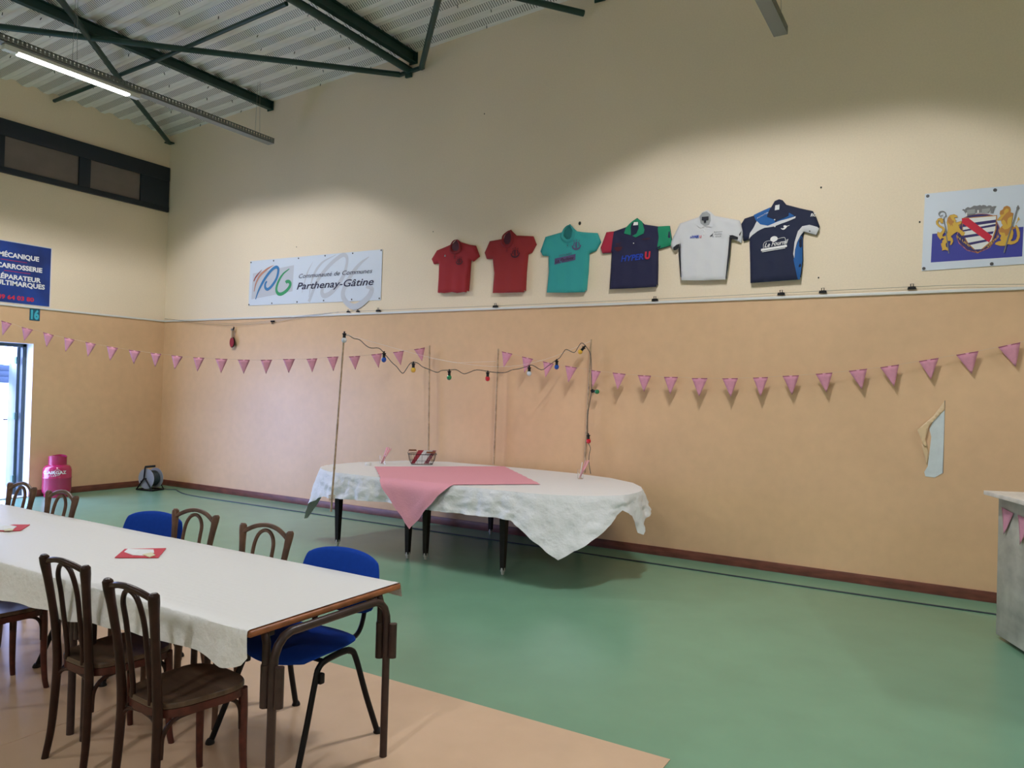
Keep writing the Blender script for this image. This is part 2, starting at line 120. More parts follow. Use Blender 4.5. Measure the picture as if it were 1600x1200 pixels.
M['reelgrey'] = mat('grey_blue_reel_flange', (.34, .36, .42), .4, metal=.2)
M['cable'] = mat('dark_cable', (.02, .035, .045), .5)
M['wire'] = mat('steel_wire', (.30, .28, .24), .4, metal=.6)
M['glass'] = mat('clear_glass', (1, 1, 1), .02, trans=1)
M['straw'] = mat('pink_straw', (.86, .42, .48), .5)
M['straww'] = mat('white_straw', (.82, .78, .76), .5)
M['blueawn'] = mat('blue_awning', (.012, .030, .055), .7)
M['ground'] = mat('pale_concrete_yard', (.55, .56, .55), .8, var=.05, vscale=2)
M['tentw'] = mat('white_tent_sheet', (.85, .85, .85), .8)
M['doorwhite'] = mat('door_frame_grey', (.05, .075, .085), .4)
M['hinge'] = mat('aqua_hinge', (.07, .16, .14), .4)
M['red'] = mat('red_jersey', (.34, .020, .028), .85, bump=.2, bscale=25)
M['red2'] = mat('faded_red_jersey', (.30, .022, .024), .85, bump=.2, bscale=25)
M['teal'] = mat('teal_jersey', (.035, .34, .33), .85, bump=.2, bscale=25)
M['navy'] = mat('navy_jersey', (.018, .018, .060), .85, bump=.2, bscale=25)
M['navy2'] = mat('midnight_jersey', (.010, .015, .048), .8, bump=.2, bscale=25)
M['grn'] = mat('green_jersey', (.008, .24, .12), .8)
M['crimson'] = mat('crimson_jersey', (.42, .018, .05), .8)
M['jwhite'] = mat('white_jersey', (.66, .66, .68), .8, bump=.2, bscale=25)
M['jblack'] = mat('black_jersey', (.012, .012, .016), .8)
M['jblue'] = mat('mid_blue_jersey', (.015, .11, .36), .8)
M['inkw'] = mat('white_ink', (.80, .80, .80), .7)
M['inkn'] = mat('dark_navy_ink', (.02, .02, .06), .7)
M['inkb'] = mat('blue_ink', (.01, .05, .42), .7)
M['inkr'] = mat('red_ink', (.60, .02, .05), .7)
M['inkk'] = mat('black_ink', (.02, .02, .03), .7)
M['inkdr'] = mat('dark_red_ink', (.07, .006, .018), .7)
M['inkpurple'] = mat('purple_ink', (.10, .09, .20), .7)
M['panelw'] = mat('banner_white', (.66, .72, .82), .45)
M['panelg'] = mat('banner_pale_grey', (.54, .56, .62), .5)
M['lg_red'] = mat('logo_rust', (.35, .09, .07), .6)
M['lg_or'] = mat('logo_salmon', (.55, .25, .17), .6)
M['lg_bl'] = mat('logo_blue', (.045, .20, .44), .6)
M['lg_gr'] = mat('logo_green', (.045, .32, .13), .6)
M['dot'] = mat('grey_eyelet', (.10, .10, .11), .4, metal=.5)
M['crblue'] = mat('crest_blue', (.045, .05, .34), .6)
M['crnavy'] = mat('crest_navy', (.035, .025, .14), .6)
M['gold'] = mat('crest_gold', (.68, .42, .06), .6)
M['gold2'] = mat('crest_ochre', (.50, .22, .05), .6)
M['cgrey'] = mat('crest_grey', (.20, .20, .21), .6)
M['cgrey2'] = mat('crest_light_grey', (.34, .35, .36), .6)
M['bansky'] = two_noise(mat('banner_deep_blue', (.008, .03, .17), .4, var=.1, col2=(.010, .055, .32), vscale=2.2), 2, .2)
M['aqua'] = mat('aqua_ink', (.06, .46, .60), .6)
M['tealdark'] = mat('dark_teal_plate', (.012, .10, .16), .5)
M['tearw'] = two_noise(mat('bare_white_wall_core', (.60, .66, .68), .7, var=.04, vscale=20), 8, .05)
M['flap'] = mat('torn_board_skin', (.74, .54, .33), .6)
M['counter'] = two_noise(mat('grey_concrete_look_laminate', (.40, .40, .345), .5, var=.30, vscale=4.5, detail=6, stretch=(1, 1, 1.5)), 9, .10)
M['ctop'] = two_noise(mat('pale_worktop', (.70, .66, .60), .45, var=.08, vscale=9), 12, .12, (1, 6, 1))
M['cedge'] = mat('worktop_edge', (.42, .38, .34), .5)
M['napred'] = mat('red_napkin', (.60, .045, .07), .8)
M['napwhite'] = mat('white_card', (.80, .82, .84), .6)
M['napy'] = mat('cream_card', (.70, .68, .45), .6)
M['rubber'] = mat('red_rubber', (.30, .012, .03), .6)
M['paddlewood'] = mat('paddle_wood', (.35, .25, .16), .5)
M['speck'] = mat('dark_speck', (.02, .018, .015), .6)
M['lime'] = mat('limed_metal', (.45, .45, .42), .5)
M['leafred'] = mat('red_leaflet', (.36, .03, .05), .6)
M['leafpat'] = two_noise(mat('patterned_leaflet', (.30, .10, .12), .6, var=.4, vscale=60), 60, .3)
M['handle'] = mat('brown_basket_handle', (.22, .08, .03), .5)
def glossc(n, c): return mat(n, c, .12, coat=.6)
BUL = dict(white=glossc('white_bulb', (.62, .66, .72)), blue=glossc('blue_bulb', (.01, .07, .42)), yellow=glossc('yellow_bulb', (.75, .45, .05)),
           green=glossc('green_bulb', (.005, .20, .07)), red=glossc('red_bulb', (.62, .01, .03)))

# cloth embossing: regular little dimples on the paper roll of the long table
def emboss(Mt, scale, strength):
    nt = Mt.node_tree; b = nt.nodes['Principled BSDF']
    tc = nt.nodes.new('ShaderNodeTexCoord'); v = nt.nodes.new('ShaderNodeTexVoronoi'); v.inputs['Scale'].default_value = scale; v.inputs['Randomness'].default_value = .35
    bp = nt.nodes.new('ShaderNodeBump'); bp.inputs['Strength'].default_value = strength; bp.inputs['Distance'].default_value = .004
    nt.links.new(tc.outputs['Object'], v.inputs['Vector']); nt.links.new(v.outputs['Distance'], bp.inputs['Height'])
    old = b.inputs['Normal']
    if old.is_linked: nt.links.new(old.links[0].from_socket, bp.inputs['Normal'])
    nt.links.new(bp.outputs[0], old)
M['papertop'] = mat('white_embossed_paper_top', (.76, .75, .74), .5, bump=.12, bscale=12)
emboss(M['papertop'], 32, .25)

# perforated web of the roof deck: rows of dark slots across the rib
def perforated():
    Mt = mat('perforated_deck_web', (.5, .5, .48), .5, metal=.1)
    nt = Mt.node_tree; b = nt.nodes['Principled BSDF']
    tc = nt.nodes.new('ShaderNodeTexCoord'); wv = nt.nodes.new('ShaderNodeTexWave')
    wv.wave_type = 'BANDS'; wv.bands_direction = 'X'; wv.inputs['Scale'].default_value = 1/(.032)*.314*1.0
    wv.inputs['Distortion'].default_value = 0
    cr = nt.nodes.new('ShaderNodeValToRGB'); cr.color_ramp.elements[0].position = .28; cr.color_ramp.elements[1].position = .42
    cr.color_ramp.elements[0].color = (.19, .17, .16, 1); cr.color_ramp.elements[1].color = (.82, .78, .72, 1)
    nt.links.new(tc.outputs['Object'], wv.inputs['Vector']); nt.links.new(wv.outputs['Fac'], cr.inputs[0]); nt.links.new(cr.outputs[0], b.inputs['Base Color'])
    return Mt
M['perf'] = perforated()

# ------------------------------------------------------------------ mesh helpers
class MB:
    def __init__(s): s.bm = bmesh.new(); s.mi = 0
    def v(s, p): return s.bm.verts.new(p)
    def f(s, vs):
        try: fc = s.bm.faces.new(vs)
        except ValueError: return None
        fc.material_index = s.mi; return fc
    def box(s, c, size, rz=0, bev=0., mtx=None, seg=2):
        mt = Matrix.Translation(c) @ Matrix.Rotation(rz, 4, 'Z') @ (mtx or Matrix()) @ Matrix.Diagonal((*size, 1))
        n0 = len(s.bm.faces)
        r = bmesh.ops.create_cube(s.bm, size=1, matrix=mt)
        if bev:
            es = set()
            for v in r['verts']: es.update(v.link_edges)
            bmesh.ops.bevel(s.bm, geom=list(es), offset=bev, segments=seg, affect='EDGES', profile=.5)
        s.bm.faces.ensure_lookup_table()
        for fc in s.bm.faces[n0:]: fc.material_index = s.mi
        return s
    def tube(s, pts, r, n=10, closed=False, cap=True, flat=1.0, up=None):
        pts = [Vector(p) for p in pts]; k = len(pts)
        rr = r if isinstance(r, (list, tuple)) else [r]*k
        T = []
        for i in range(k):
            a = pts[(i-1) % k] if (closed or i > 0) else pts[i]; b = pts[(i+1) % k] if (closed or i < k-1) else pts[i]
            T.append((b-a).normalized())
        N = (Vector(up) if up else (Vector((0, 0, 1)) if abs(T[0].z) < .9 else Vector((1, 0, 0))))
        N = (N - T[0]*N.dot(T[0])).normalized(); rings = []
        for i in range(k):
            N = (N - T[i]*N.dot(T[i])).normalized(); Bn = T[i].cross(N)
            rings.append([s.v(pts[i] + (N*cos(2*pi*j/n) + Bn*sin(2*pi*j/n)*flat)*rr[i]) for j in range(n)])
        for i in range(k if closed else k-1):
            a, b = rings[i], rings[(i+1) % k]
            for j in range(n): s.f([a[j], a[(j+1) % n], b[(j+1) % n], b[j]])
        if cap and not closed: s.f(rings[0][::-1]); s.f(rings[-1])
        return s
    def lathe(s, prof, c=(0, 0, 0), n=32, cap=True):
        rings = []
        for r, z in prof: rings.append([s.v((c[0]+r*cos(2*pi*j/n), c[1]+r*sin(2*pi*j/n), c[2]+z)) for j in range(n)])
        for a, b in zip(rings, rings[1:]):
            for j in range(n): s.f([a[j], a[(j+1) % n], b[(j+1) % n], b[j]])
        if cap:
            if prof[0][0] > 1e-4: s.f(rings[0][::-1])
            if prof[-1][0] > 1e-4: s.f(rings[-1])
        return s
    def sphere(s, c, r, n=14, sc=(1, 1, 1)):
        bmesh.ops.create_uvsphere(s.bm, u_segments=n, v_segments=max(6, n//2+2), radius=r, matrix=Matrix.Translation(c) @ Matrix.Diagonal((*sc, 1))); return s
    def prism(s, pts2, fmap, d0, d1):
        """extrude a 2-D outline between depth d0 and d1, fmap(u,v,d)->xyz ; concave ok"""
        tri = geometry.tessellate_polygon([[Vector((p[0], p[1], 0)) for p in pts2]])
        a = [s.v(fmap(p[0], p[1], d0)) for p in pts2]; b = [s.v(fmap(p[0], p[1], d1)) for p in pts2]
        for t in tri: s.f([a[i] for i in t]); s.f([b[i] for i in t][::-1])
        n = len(pts2)
        for i in range(n): s.f([a[i], a[(i+1) % n], b[(i+1) % n], b[i]])
        return s
    def build(s, name, mt, parent=None, smooth=True, ang=38, off=None, merge=True):
        if merge: bmesh.ops.remove_doubles(s.bm, verts=s.bm.verts, dist=1e-5)
        bmesh.ops.recalc_face_normals(s.bm, faces=s.bm.faces)
        if off: bmesh.ops.translate(s.bm, verts=s.bm.verts, vec=-Vector(off))
        me = bpy.data.meshes.new(name); s.bm.to_mesh(me); s.bm.free()
        for q in (mt if isinstance(mt, (list, tuple)) else [mt]): me.materials.append(M[q] if isinstance(q, str) else q)
        if smooth: me.shade_smooth(); me.set_sharp_from_angle(angle=R(ang))
        o = bpy.data.objects.new(name, me); COL.objects.link(o)
        if parent: o.parent = parent
        return o
def tag(o, label, cat, group=None, kind=None):
    if label: o['label'] = label
    if cat: o['category'] = cat
    if group: o['group'] = group
    if kind: o['kind'] = kind
    return o
def thing(name, label, cat, loc=(0, 0, 0), rz=0, group=None):
    o = bpy.data.objects.new(name, None); COL.objects.link(o); o.empty_display_size = .1
    o.location = loc; o.rotation_euler = (0, 0, rz); return tag(o, label, cat, group)
def struct(o): o['kind'] = 'structure'; return o
KIDS = {}
def dup(root, loc, rz, label=None, mats=None):
    def cp(o, par):
        c = o.copy(); COL.objects.link(c)
        if par: c.parent = par
        for ch in [x for x in ALL if x.parent == o]: cp(ch, c)
        return c
    ALL = list(bpy.data.objects)
    r = cp(root, None); r.location = loc; r.rotation_euler = (0, 0, rz)
    if label: r['label'] = label
    return r
def smooth_path(P, n=6, closed=False):
    P = [Vector(p) for p in P]; out = []; k = len(P)
    for i in range(k if closed else k-1):
        p0 = P[(i-1) % k] if (closed or i > 0) else P[i]*2-P[i+1]
        p1 = P[i]; p2 = P[(i+1) % k]
        p3 = P[(i+2) % k] if (closed or i+2 < k) else P[i+1]*2-P[i]
        for j in range(n):
            t = j/n
            out.append(.5*((2*p1)+(p2-p0)*t+(2*p0-5*p1+4*p2-p3)*t*t+(3*p1-p0-3*p2+p3)*t**3))
    if not closed: out.append(P[-1])
    return out
def lerp(a, b, t): return a+(b-a)*t
def interp(tab, x):
    if x <= tab[0][0]: return tab[0][1:]
    for a, b in zip(tab, tab[1:]):
        if x <= b[0]:
            t = (x-a[0])/(b[0]-a[0]); return [lerp(p, q, t) for p, q in zip(a[1:], b[1:])]
    return tab[-1][1:]

# lettering: flat letters of real size laid on a surface through fmap(u, v) -> xyz
def lettering(name, text, fmap, width, height, mt, parent, shear=0., bold=0., u0=0., v0=0., spacing=1.0, slope=0., thick=None):
    cu = bpy.data.curves.new('txt', 'FONT'); cu.body = text; cu.size = 1; cu.shear = shear; cu.offset = bold; cu.space_character = spacing
    cu.resolution_u = 3
    o = bpy.data.objects.new('txt', cu); COL.objects.link(o)
    dg = bpy.context.evaluated_depsgraph_get(); dg.update()
    me = bpy.data.meshes.new_from_object(o.evaluated_get(dg)); bpy.data.objects.remove(o)
    xs = [v.co.x for v in me.vertices]; ys = [v.co.y for v in me.vertices]
    x0, x1 = min(xs), max(xs); ch = .70
    for v in me.vertices:
        u = (v.co.x-x0)/(x1-x0)*width; vv = v.co.y/ch*height + slope*u
        v.co = fmap(u0+u, v0+vv)
    me.materials.clear(); me.materials.append(M[mt]); me.name = name
    q = bpy.data.objects.new(name, me); COL.objects.link(q); q.parent = parent
    return q
def ribbon(mb, pts, widths, fmap, n=8):
    P = smooth_path([(p[0], p[1], 0) for p in pts], n); k = len(P); L = []; Rr = []
    for i in range(k):
        t = (P[min(i+1, k-1)]-P[max(i-1, 0)]).normalized(); nn = Vector((-t.y, t.x, 0))
        wd = interp([(j/(len(widths)-1), w_) for j, w_ in enumerate(widths)], i/(k-1))[0]/2
        L.append(mb.v(fmap(*(P[i]+nn*wd).xy))); Rr.append(mb.v(fmap(*(P[i]-nn*wd).xy)))
    for i in range(k-1): mb.f([L[i], L[i+1], Rr[i+1], Rr[i]])
def flatpoly(mb, pts, fmap):
    tri = geometry.tessellate_polygon([[Vector((p[0], p[1], 0)) for p in pts]])
    vs = [mb.v(fmap(*p)) for p in pts]
    for t in tri: mb.f([vs[i] for i in t])
def backwall(y, off=(0, 0, 0)): return lambda u, v: (u-off[0], y-off[1], v-off[2])

# ------------------------------------------------------------------ the hall
XR, YF, TR = 20.0, -14.0, 2.695
def zroof(x): return 5.80+.064*x
W = .25
def wallgrid(name, us, vs, skip, fmap, top, mats=('plaster', 'board')):
    mb = MB(); cache = {}
    def gv(u, v, d):
        k = (round(u, 4), round(v, 4), d)
        if k not in cache: cache[k] = mb.v(fmap(u, v, d))
        return cache[k]
    cells = [(i, j) for i in range(len(us)-1) for j in range(len(vs)-1) if (i, j) not in skip]
    def V(i, j, d): return gv(us[i], vs[j] if j < len(vs)-1 else top(us[i]), d)
    S = set(cells)
    for i, j in cells:
        mb.mi = 1 if vs[j+1] <= TR+1e-6 else 0
        mb.f([V(i, j, 0), V(i+1, j, 0), V(i+1, j+1, 0), V(i, j+1, 0)])
        mb.mi = 0; mb.f([V(i, j, 1), V(i, j+1, 1), V(i+1, j+1, 1), V(i+1, j, 1)])
        mb.mi = 2
        for (a, b, e) in (((i, j), (i+1, j), (i, j-1)), ((i+1, j), (i+1, j+1), (i+1, j)), ((i+1, j+1), (i, j+1), (i, j+1)), ((i, j+1), (i, j), (i-1, j))):
            if e not in S: mb.f([V(*a, 0), V(*a, 1), V(*b, 1), V(*b, 0)])
    return struct(mb.build(name, (*mats, 'white'), smooth=False))
wallgrid('wall_back', [-W, 0, 4, 8, 12, 16, XR+W], [0, TR, 7.6], set(), lambda u, v, d: (u, W*d, v), lambda u: zroof(u)+.16)
DY0, DY1, DZ = -2.04, -4.65, 2.19
wallgrid('wall_left', [0, DY0, DY1, YF], [0, DZ, TR, 6], {(1, 0)}, lambda u, v, d: (-W*d, u, v), lambda u: zroof(0)+.12)
wallgrid('wall_right', [0, YF], [0, TR, 6], set(), lambda u, v, d: (XR+W*d, u, v), lambda u: zroof(XR)+.12)
wallgrid('wall_front', [-W, 0, 4, 8, 12, 16, XR+W], [0, TR, 7.6], set(), lambda u, v, d: (u, YF-W*d, v), lambda u: zroof(u)+.16)
mb = MB(); mb.box(((XR)/2, YF/2, -.1), (XR+2*W, -YF+2*W, .2)); struct(mb.build('floor', 'floor', smooth=False))

# roof deck: trapezoidal ribs running up the slope, one web of each rib perforated
mb = MB(); pitch = .28; y = 0.0; prof = []
while y > YF-.01:
    prof += [(y, 0.0, 0), (y-.070, 0.0, 2), (y-.155, .042, 0), (y-.215, .042, 1)]
    y -= pitch
xs = [0, XR]; prev = None
for k, (yy, dz, mtag) in enumerate(prof):
    ring = [mb.v((x, max(yy, YF), zroof(x)+dz)) for x in xs]
    if prev:
        mb.mi = 1 if prof[k-1][2] == 2 else 0
        mb.f([prev[0], prev[1], ring[1], ring[0]])
    prev = ring
mb.mi = 2
rnd = random.Random(3)
for i in range(42):                 # dark screw tips poking through the deck
    for k in (1, 2, 4, 5, 7, 9, 10):
        yy = -.055-pitch*i
        if yy < -9: break
        xx = k*.89+rnd.uniform(-.1, .1)+(i % 2)*.25
        if xx < 10: mb.box((xx, yy+rnd.uniform(-.03, .03), zroof(xx)-.018), (.007, .007, .034), mtx=Matrix.Rotation(rnd.uniform(-.5, .5), 4, 'X'))
struct(mb.build('ceiling', ('deck', 'perf', 'speck'), smooth=False))

# skirting, white trim
def lbox(name, c, s, mt, bev=.003, kind=None): 
    mb = MB(); mb.box(c, s, bev=bev); o = mb.build(name, mt, smooth=True); 
    return struct(o)
lbox('baseboard_back', (XR/2, -.009, .046), (XR-.04, .018, .092), 'skirt')
lbox('baseboard_left', (.009, DY0/2-.01, .046), (.018, -DY0-.03, .092), 'skirt')
lbox('trim_1', (XR/2, -.010, TR+.013), (XR-.045, .020, .026), 'trimw')
lbox('trim_2', (.010, YF/2-.01, TR+.013), (.020, -YF-.02, .026), 'trimw')

# clerestory window on the left wall
wt = struct(bpy.data.objects.new('window_1', None)); COL.objects.link(wt)
Z1, Z2 = 4.518, 5.256
P1 = DATA['win']['p1']; P2 = DATA['win']['p2']
panes = [(P2[1][0], P2[0][0], P2[2][1], P2[1][1])]
pw = [(-.52, -1.33), (-1.50, -2.52), (-2.69, -3.71), (-3.88, -4.9), (-5.07, -6.09), (-6.26, -7.28), (-7.45, -8.47)]
pz0, pz1 = 4.60, 5.03
mb = MB()
ye = -8.6
mb.box((.02, ye/2-.015, (Z1+pz0)/2), (.05, -ye, pz0-Z1), bev=.003)
mb.box((.02, ye/2-.015, (Z2+pz1)/2), (.05, -ye, Z2-pz1), bev=.003)
edges = [-.02]+[v for p in pw for v in p]+[ye]
for a, b in zip(edges[::2], edges[1::2]):
    mb.box((.018, (a+b)/2, (pz0+pz1)/2), (.046, a-b, pz1-pz0), bev=.002)
o = mb.build('window_frame', 'winframe', wt)
for a, b in pw:
    mb = MB(); mb.box((.004, (a+b)/2, (pz0+pz1)/2), (.012, a-b, pz1-pz0)); mb.build('pane', 'pane', wt, smooth=False)

# unseen glowing panel band added on the wall behind the camera for ambient fill
M['fillpane'] = mat('added_fill_panel', (.8, .8, .8), .6, emit=(1.0, .97, .95), estr=FILL_STR)
w2 = struct(bpy.data.objects.new('fill_band', None)); COL.objects.link(w2)
for k in range(8):
    xa = 1.2+k*2.2
    mb = MB(); mb.box((xa+1.0, YF+.02, 4.4), (2.0, .02, 1.5)); mb.build('pane', 'fillpane', w2, smooth=False)
mb = MB(); mb.box((9.9, YF+.03, 3.61), (17.9, .06, .08)); mb.box((9.9, YF+.03, 5.19), (17.9, .06, .08))
for k in range(9): mb.box((1.1+k*2.2, YF+.03, 4.4), (.12, .06, 1.5))
mb.build('window_frame', 'winframe', w2, smooth=False)  # bars framing the added fill panels, no window known here

# door in the left wall, opened outwards
dr = struct(bpy.data.objects.new('door_1', None)); COL.objects.link(dr)
mb = MB()
mb.box((-W+.035, DY0-.025, DZ/2), (.07, .05, DZ), bev=.004); mb.box((-W+.035, (DY0+DY1)/2, DZ-.025), (.07, DY0-DY1, .05), bev=.004); mb.box((-W+.035, DY1+.025, DZ/2), (.07, .05, DZ), bev=.004)
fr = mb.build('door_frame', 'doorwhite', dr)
mb = MB()
a = R(196)   # leaf swung right round against the outside
hx, hy = -W-.01, DY0-.06
ld = Vector((-.9, .345, 0)).normalized(); ln = Vector((-ld.y, ld.x, 0))
lf = thing_loc = None
ang = atan2(ld.y, ld.x)
mb.box(Vector((hx, hy, DZ/2-.005))+ld*.62, (1.2, .045, DZ-.04), rz=ang, bev=.004)
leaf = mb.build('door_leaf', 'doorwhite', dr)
for z in (.25, 1.15, 1.95):
    mb = MB(); mb.tube([(hx+.005, hy-.03, z-.05), (hx+.005, hy-.03, z+.05)], .014, 10); mb.box((hx+.005, hy-.045, z), (.05, .006, .09)); mb.build('hinge', 'hinge', leaf)
mb = MB(); mb.tube([Vector((hx, hy, 1.05))+ld*1.1+ln*.03, Vector((hx, hy, 1.05))+ld*1.1+ln*.08, Vector((hx, hy, 1.05))+ld*.98+ln*.08], .010, 8); mb.build('door_handle', 'blackplastic', leaf)
lbox('trim_3', (-W/2, (DY0+DY1)/2, .006), (W, DY0-DY1-.02, .012), 'lime', bev=.002)

# yard outside
mb = MB(); mb.box((-15-W, -6, -.12), (30, 40, .14)); struct(mb.build('ground_outside', 'ground', smooth=False))

# ------------------------------------------------------------------ roof steel
def steel(name, label, P, r, cat='beam', n=12, mt='green_steel'):
    mb = MB(); mb.tube(P, r, n); return tag(mb.build(name, mt), label, cat)
def ibeam(name, label, x, z0, z1, wd, cat='beam'):
    t = thing(name, label, cat, (x, -.01, z0))
    h = z1-z0; L = -YF-.03
    mb = MB(); cyy = -L/2
    mb.box((0, cyy, .006), (wd, L, .012)); mb.box((0, cyy, h-.006), (wd, L, .012)); mb.box((0, cyy, h/2), (.009, L, h-.02))
    mb.build('beam_section', 'green_steel', t, smooth=False)
    mb = MB(); mb.box((0, -.006, h/2-.01), (wd+.05, .012, h+.01)); mb.build('end_plate', 'green_steel', t, smooth=False)
    return t
ibeam('roof_purlin', 'dark green steel purlin ending above the left end of the hanging cable tray', 2.42, 5.828, 5.952, .075)
ibeam('roof_purlin', 'dark green steel purlin above the thick green tube near the middle of the roof', 5.13, 5.985, 6.124, .085)
ibeam('roof_purlin', 'dark green steel purlin further up the roof, right of the middle one', 7.80, 6.165, 6.295, .085)
def tubething(name, label, P, r): 
    mb = MB(); mb.tube(P, r, 14); return tag(mb.build(name, 'green_steel'), label, 'brace')
tubething('roof_tube', 'thick green steel tube running under the middle roof purlin', [(5.06, -.02, 5.91), (5.06, YF+.1, 5.91)], .048)
tubething('roof_brace', 'long green brace tube crossing the roof almost level above the lit lamp', [(4.93, -.05, 5.862), (3.1, -2.05, 5.78), (1.2, -4.05, 5.73), (.06, -5.28, 5.68)], .036)
tubething('roof_brace', 'green brace tube slanting down into the left corner of the hall', [(.09, -.10, 5.665), (1.37, -1.58, 5.715), (2.72, -3.07, 5.77), (5.0, -5.65, 5.862)], .036)
tubething('roof_strut', 'thin green strut from the left wall up to the thick roof tube', [(.0, -1.871, 5.740), (2.45, -1.96, 5.775), (5.0, -2.06, 5.865)], .026)
tubething('roof_brace', 'steep green brace tube rising from the wall joint beside the middle purlin', [(5.30, -.06, 5.875), (6.46, -1.26, 5.93), (9.3, -4.2, 6.05)], .036)
tubething('roof_brace', 'blue-green brace tube whose tip shows at the top edge beside the wall', [(7.62, -.06, 6.04), (6.4, -1.5, 6.10)], .036)
mb = MB(); mb.box((5.10, -.03, 5.88), (.42, .05, .035), mtx=Matrix.Rotation(R(-4), 4, 'Y')); mb.box((5.06, -.02, 5.87), (.10, .03, .12))
tag(mb.build('wall_bracket', 'green_steel', smooth=False), 'green steel wall bracket where tube and braces meet', 'bracket')
mb = MB(); mb.box((.06, -.06, 5.66), (.13, .10, .02)); tag(mb.build('wall_bracket', 'green_steel', smooth=False), 'small green bracket holding the brace in the left corner', 'bracket')

# ------------------------------------------------------------------ cable trays with lamps
def tray(x, label, yend):
    t = thing('cable_tray', label, 'cable tray', (x, yend, LAMPZ+.065))
    L = yend-YF-.2; wd, hh, th = .125, .075, .0025
    mb = MB()
    mb.box((0, -L/2, 0), (wd, L, th))
    for sx in (-1, 1):
        xx = sx*wd/2
        mb.box((xx, -L/2, .006), (th, L, .014)); mb.box((xx, -L/2, hh-.006), (th, L, .014)); mb.box((xx, -L/2, hh*.5), (th, L, .010))
        nn = int(min(L, 11)/.045)
        for i in range(nn): mb.box((xx, -.02-i*.045, hh/2), (th, .031, hh))
    mb.box((0, -.001, hh/2), (wd, th, hh))
    mb.build('tray_channel', 'tray', t, smooth=False)
    for yy in (-.25, -2.8, -6.8):
        mb = MB()
        zt = zroof(x)-LAMPZ-.065
        mb.tube([(-.05, yy, hh), (-.02, yy, zt)], .0022, 5); mb.tube([(.05, yy, hh), (.02, yy, zt)], .0022, 5)
        mb.build('hanger_wire', 'wire', t)
    return t
tray(2.80, 'galvanised cable tray hanging on the left, carrying the lit lamp', -.31)
tray(9.86, 'galvanised cable tray whose end hangs before the upper wall at top right', -.36)
tray(16.9, 'galvanised cable tray over the far right side of the hall', -.36)
lamp_labels = {}
def photometry(L):
    """batten optic: wide even spread that is cut off close under the horizontal"""
    L.use_nodes = True; nt = L.node_tree; em = nt.nodes['Emission']
    g = nt.nodes.new('ShaderNodeNewGeometry'); sp = nt.nodes.new('ShaderNodeSeparateXYZ'); nt.links.new(g.outputs['Incoming'], sp.inputs[0])
    def mth(op, a, b=None, c=None):
        n_ = nt.nodes.new('ShaderNodeMath'); n_.operation = op
        for i_, v_ in enumerate((a, b, c)):
            if v_ is None: continue
            if isinstance(v_, (int, float)): n_.inputs[i_].default_value = v_
            else: nt.links.new(v_, n_.inputs[i_])
        return n_.outputs[0]
    ax, ay, az = (mth('ABSOLUTE', sp.outputs[k]) for k in 'XYZ')
    def ramp(v, a, b):
        n_ = nt.nodes.new('ShaderNodeMapRange'); n_.interpolation_type = 'SMOOTHSTEP'; n_.clamp = True
        n_.inputs['From Min'].default_value = a; n_.inputs['From Max'].default_value = b; nt.links.new(v, n_.inputs['Value']); return n_.outputs[0]
    q1 = ramp(mth('DIVIDE', az, mth('ADD', ax, .001)), *CUT_X); q2 = ramp(mth('DIVIDE', az, mth('ADD', ay, .001)), *CUT_Y)
    f = mth('DIVIDE', mth('MULTIPLY', q1, q2), mth('POWER', mth('MAXIMUM', az, .12), BATWING))
    nt.links.new(f, em.inputs['Strength'])
def lamp(x, y, label):
    t = thing('batten_lamp', label, 'lamp', (x, y, LAMPZ), group='LED batten lamps under the cable trays')
    mb = MB(); mb.box((0, 0, .040), (.085, 1.50, .040), bev=.006); mb.build('lamp_housing', 'housing', t)
    mb = MB(); mb.box((0, 0, .010), (.072, 1.22, .024), bev=.008); mb.build('diffuser', 'emit', t)
    for s in (-1, 1):
        mb = MB(); mb.box((0, s*.685, .012), (.080, .13, .022), bev=.004); mb.build('end_cap', 'housing', t)
    ld_ = bpy.data.lights.new('batten_light', 'AREA'); ld_.shape = 'RECTANGLE'; ld_.size = .07; ld_.size_y = 1.2
    ld_.energy = LAMP_W; ld_.color = LAMP_COL; ld_.spread = R(180); photometry(ld_)
    lo = bpy.data.objects.new('batten_light', ld_); COL.objects.link(lo); lo.parent = t; lo.location = (0, 0, -.006)
    return t
nm = {0: 'left', 1: 'middle', 2: 'unseen far right'}
od = ['nearest the back wall', 'unseen, farthest from the back wall']
for i, x in enumerate(ROWX):
    for j, yy in enumerate(LAMPY):
        lamp(x, yy, 'lit white LED batten lamp under the %s cable tray, %s' % (nm[i], od[j]))

# ------------------------------------------------------------------ floor mat of board sheets
def sheet(x0, x1, y0, y1, label):
    mb = MB(); mb.box(((x0+x1)/2, (y0+y1)/2, .002), (x1-x0-.003, y1-y0-.003, .004), bev=.001, seg=1)
    return tag(mb.build('floor_sheet', 'mat'), label, 'floor covering', 'beige sheets laid on the floor under the long table')
sheet(7.64, 10.27, -6.9, -4.30, 'beige floor sheet under the near table end, corner at the bottom edge')
sheet(5.01, 7.64, -6.9, -4.30, 'beige floor sheet next left of the one under the near table end')

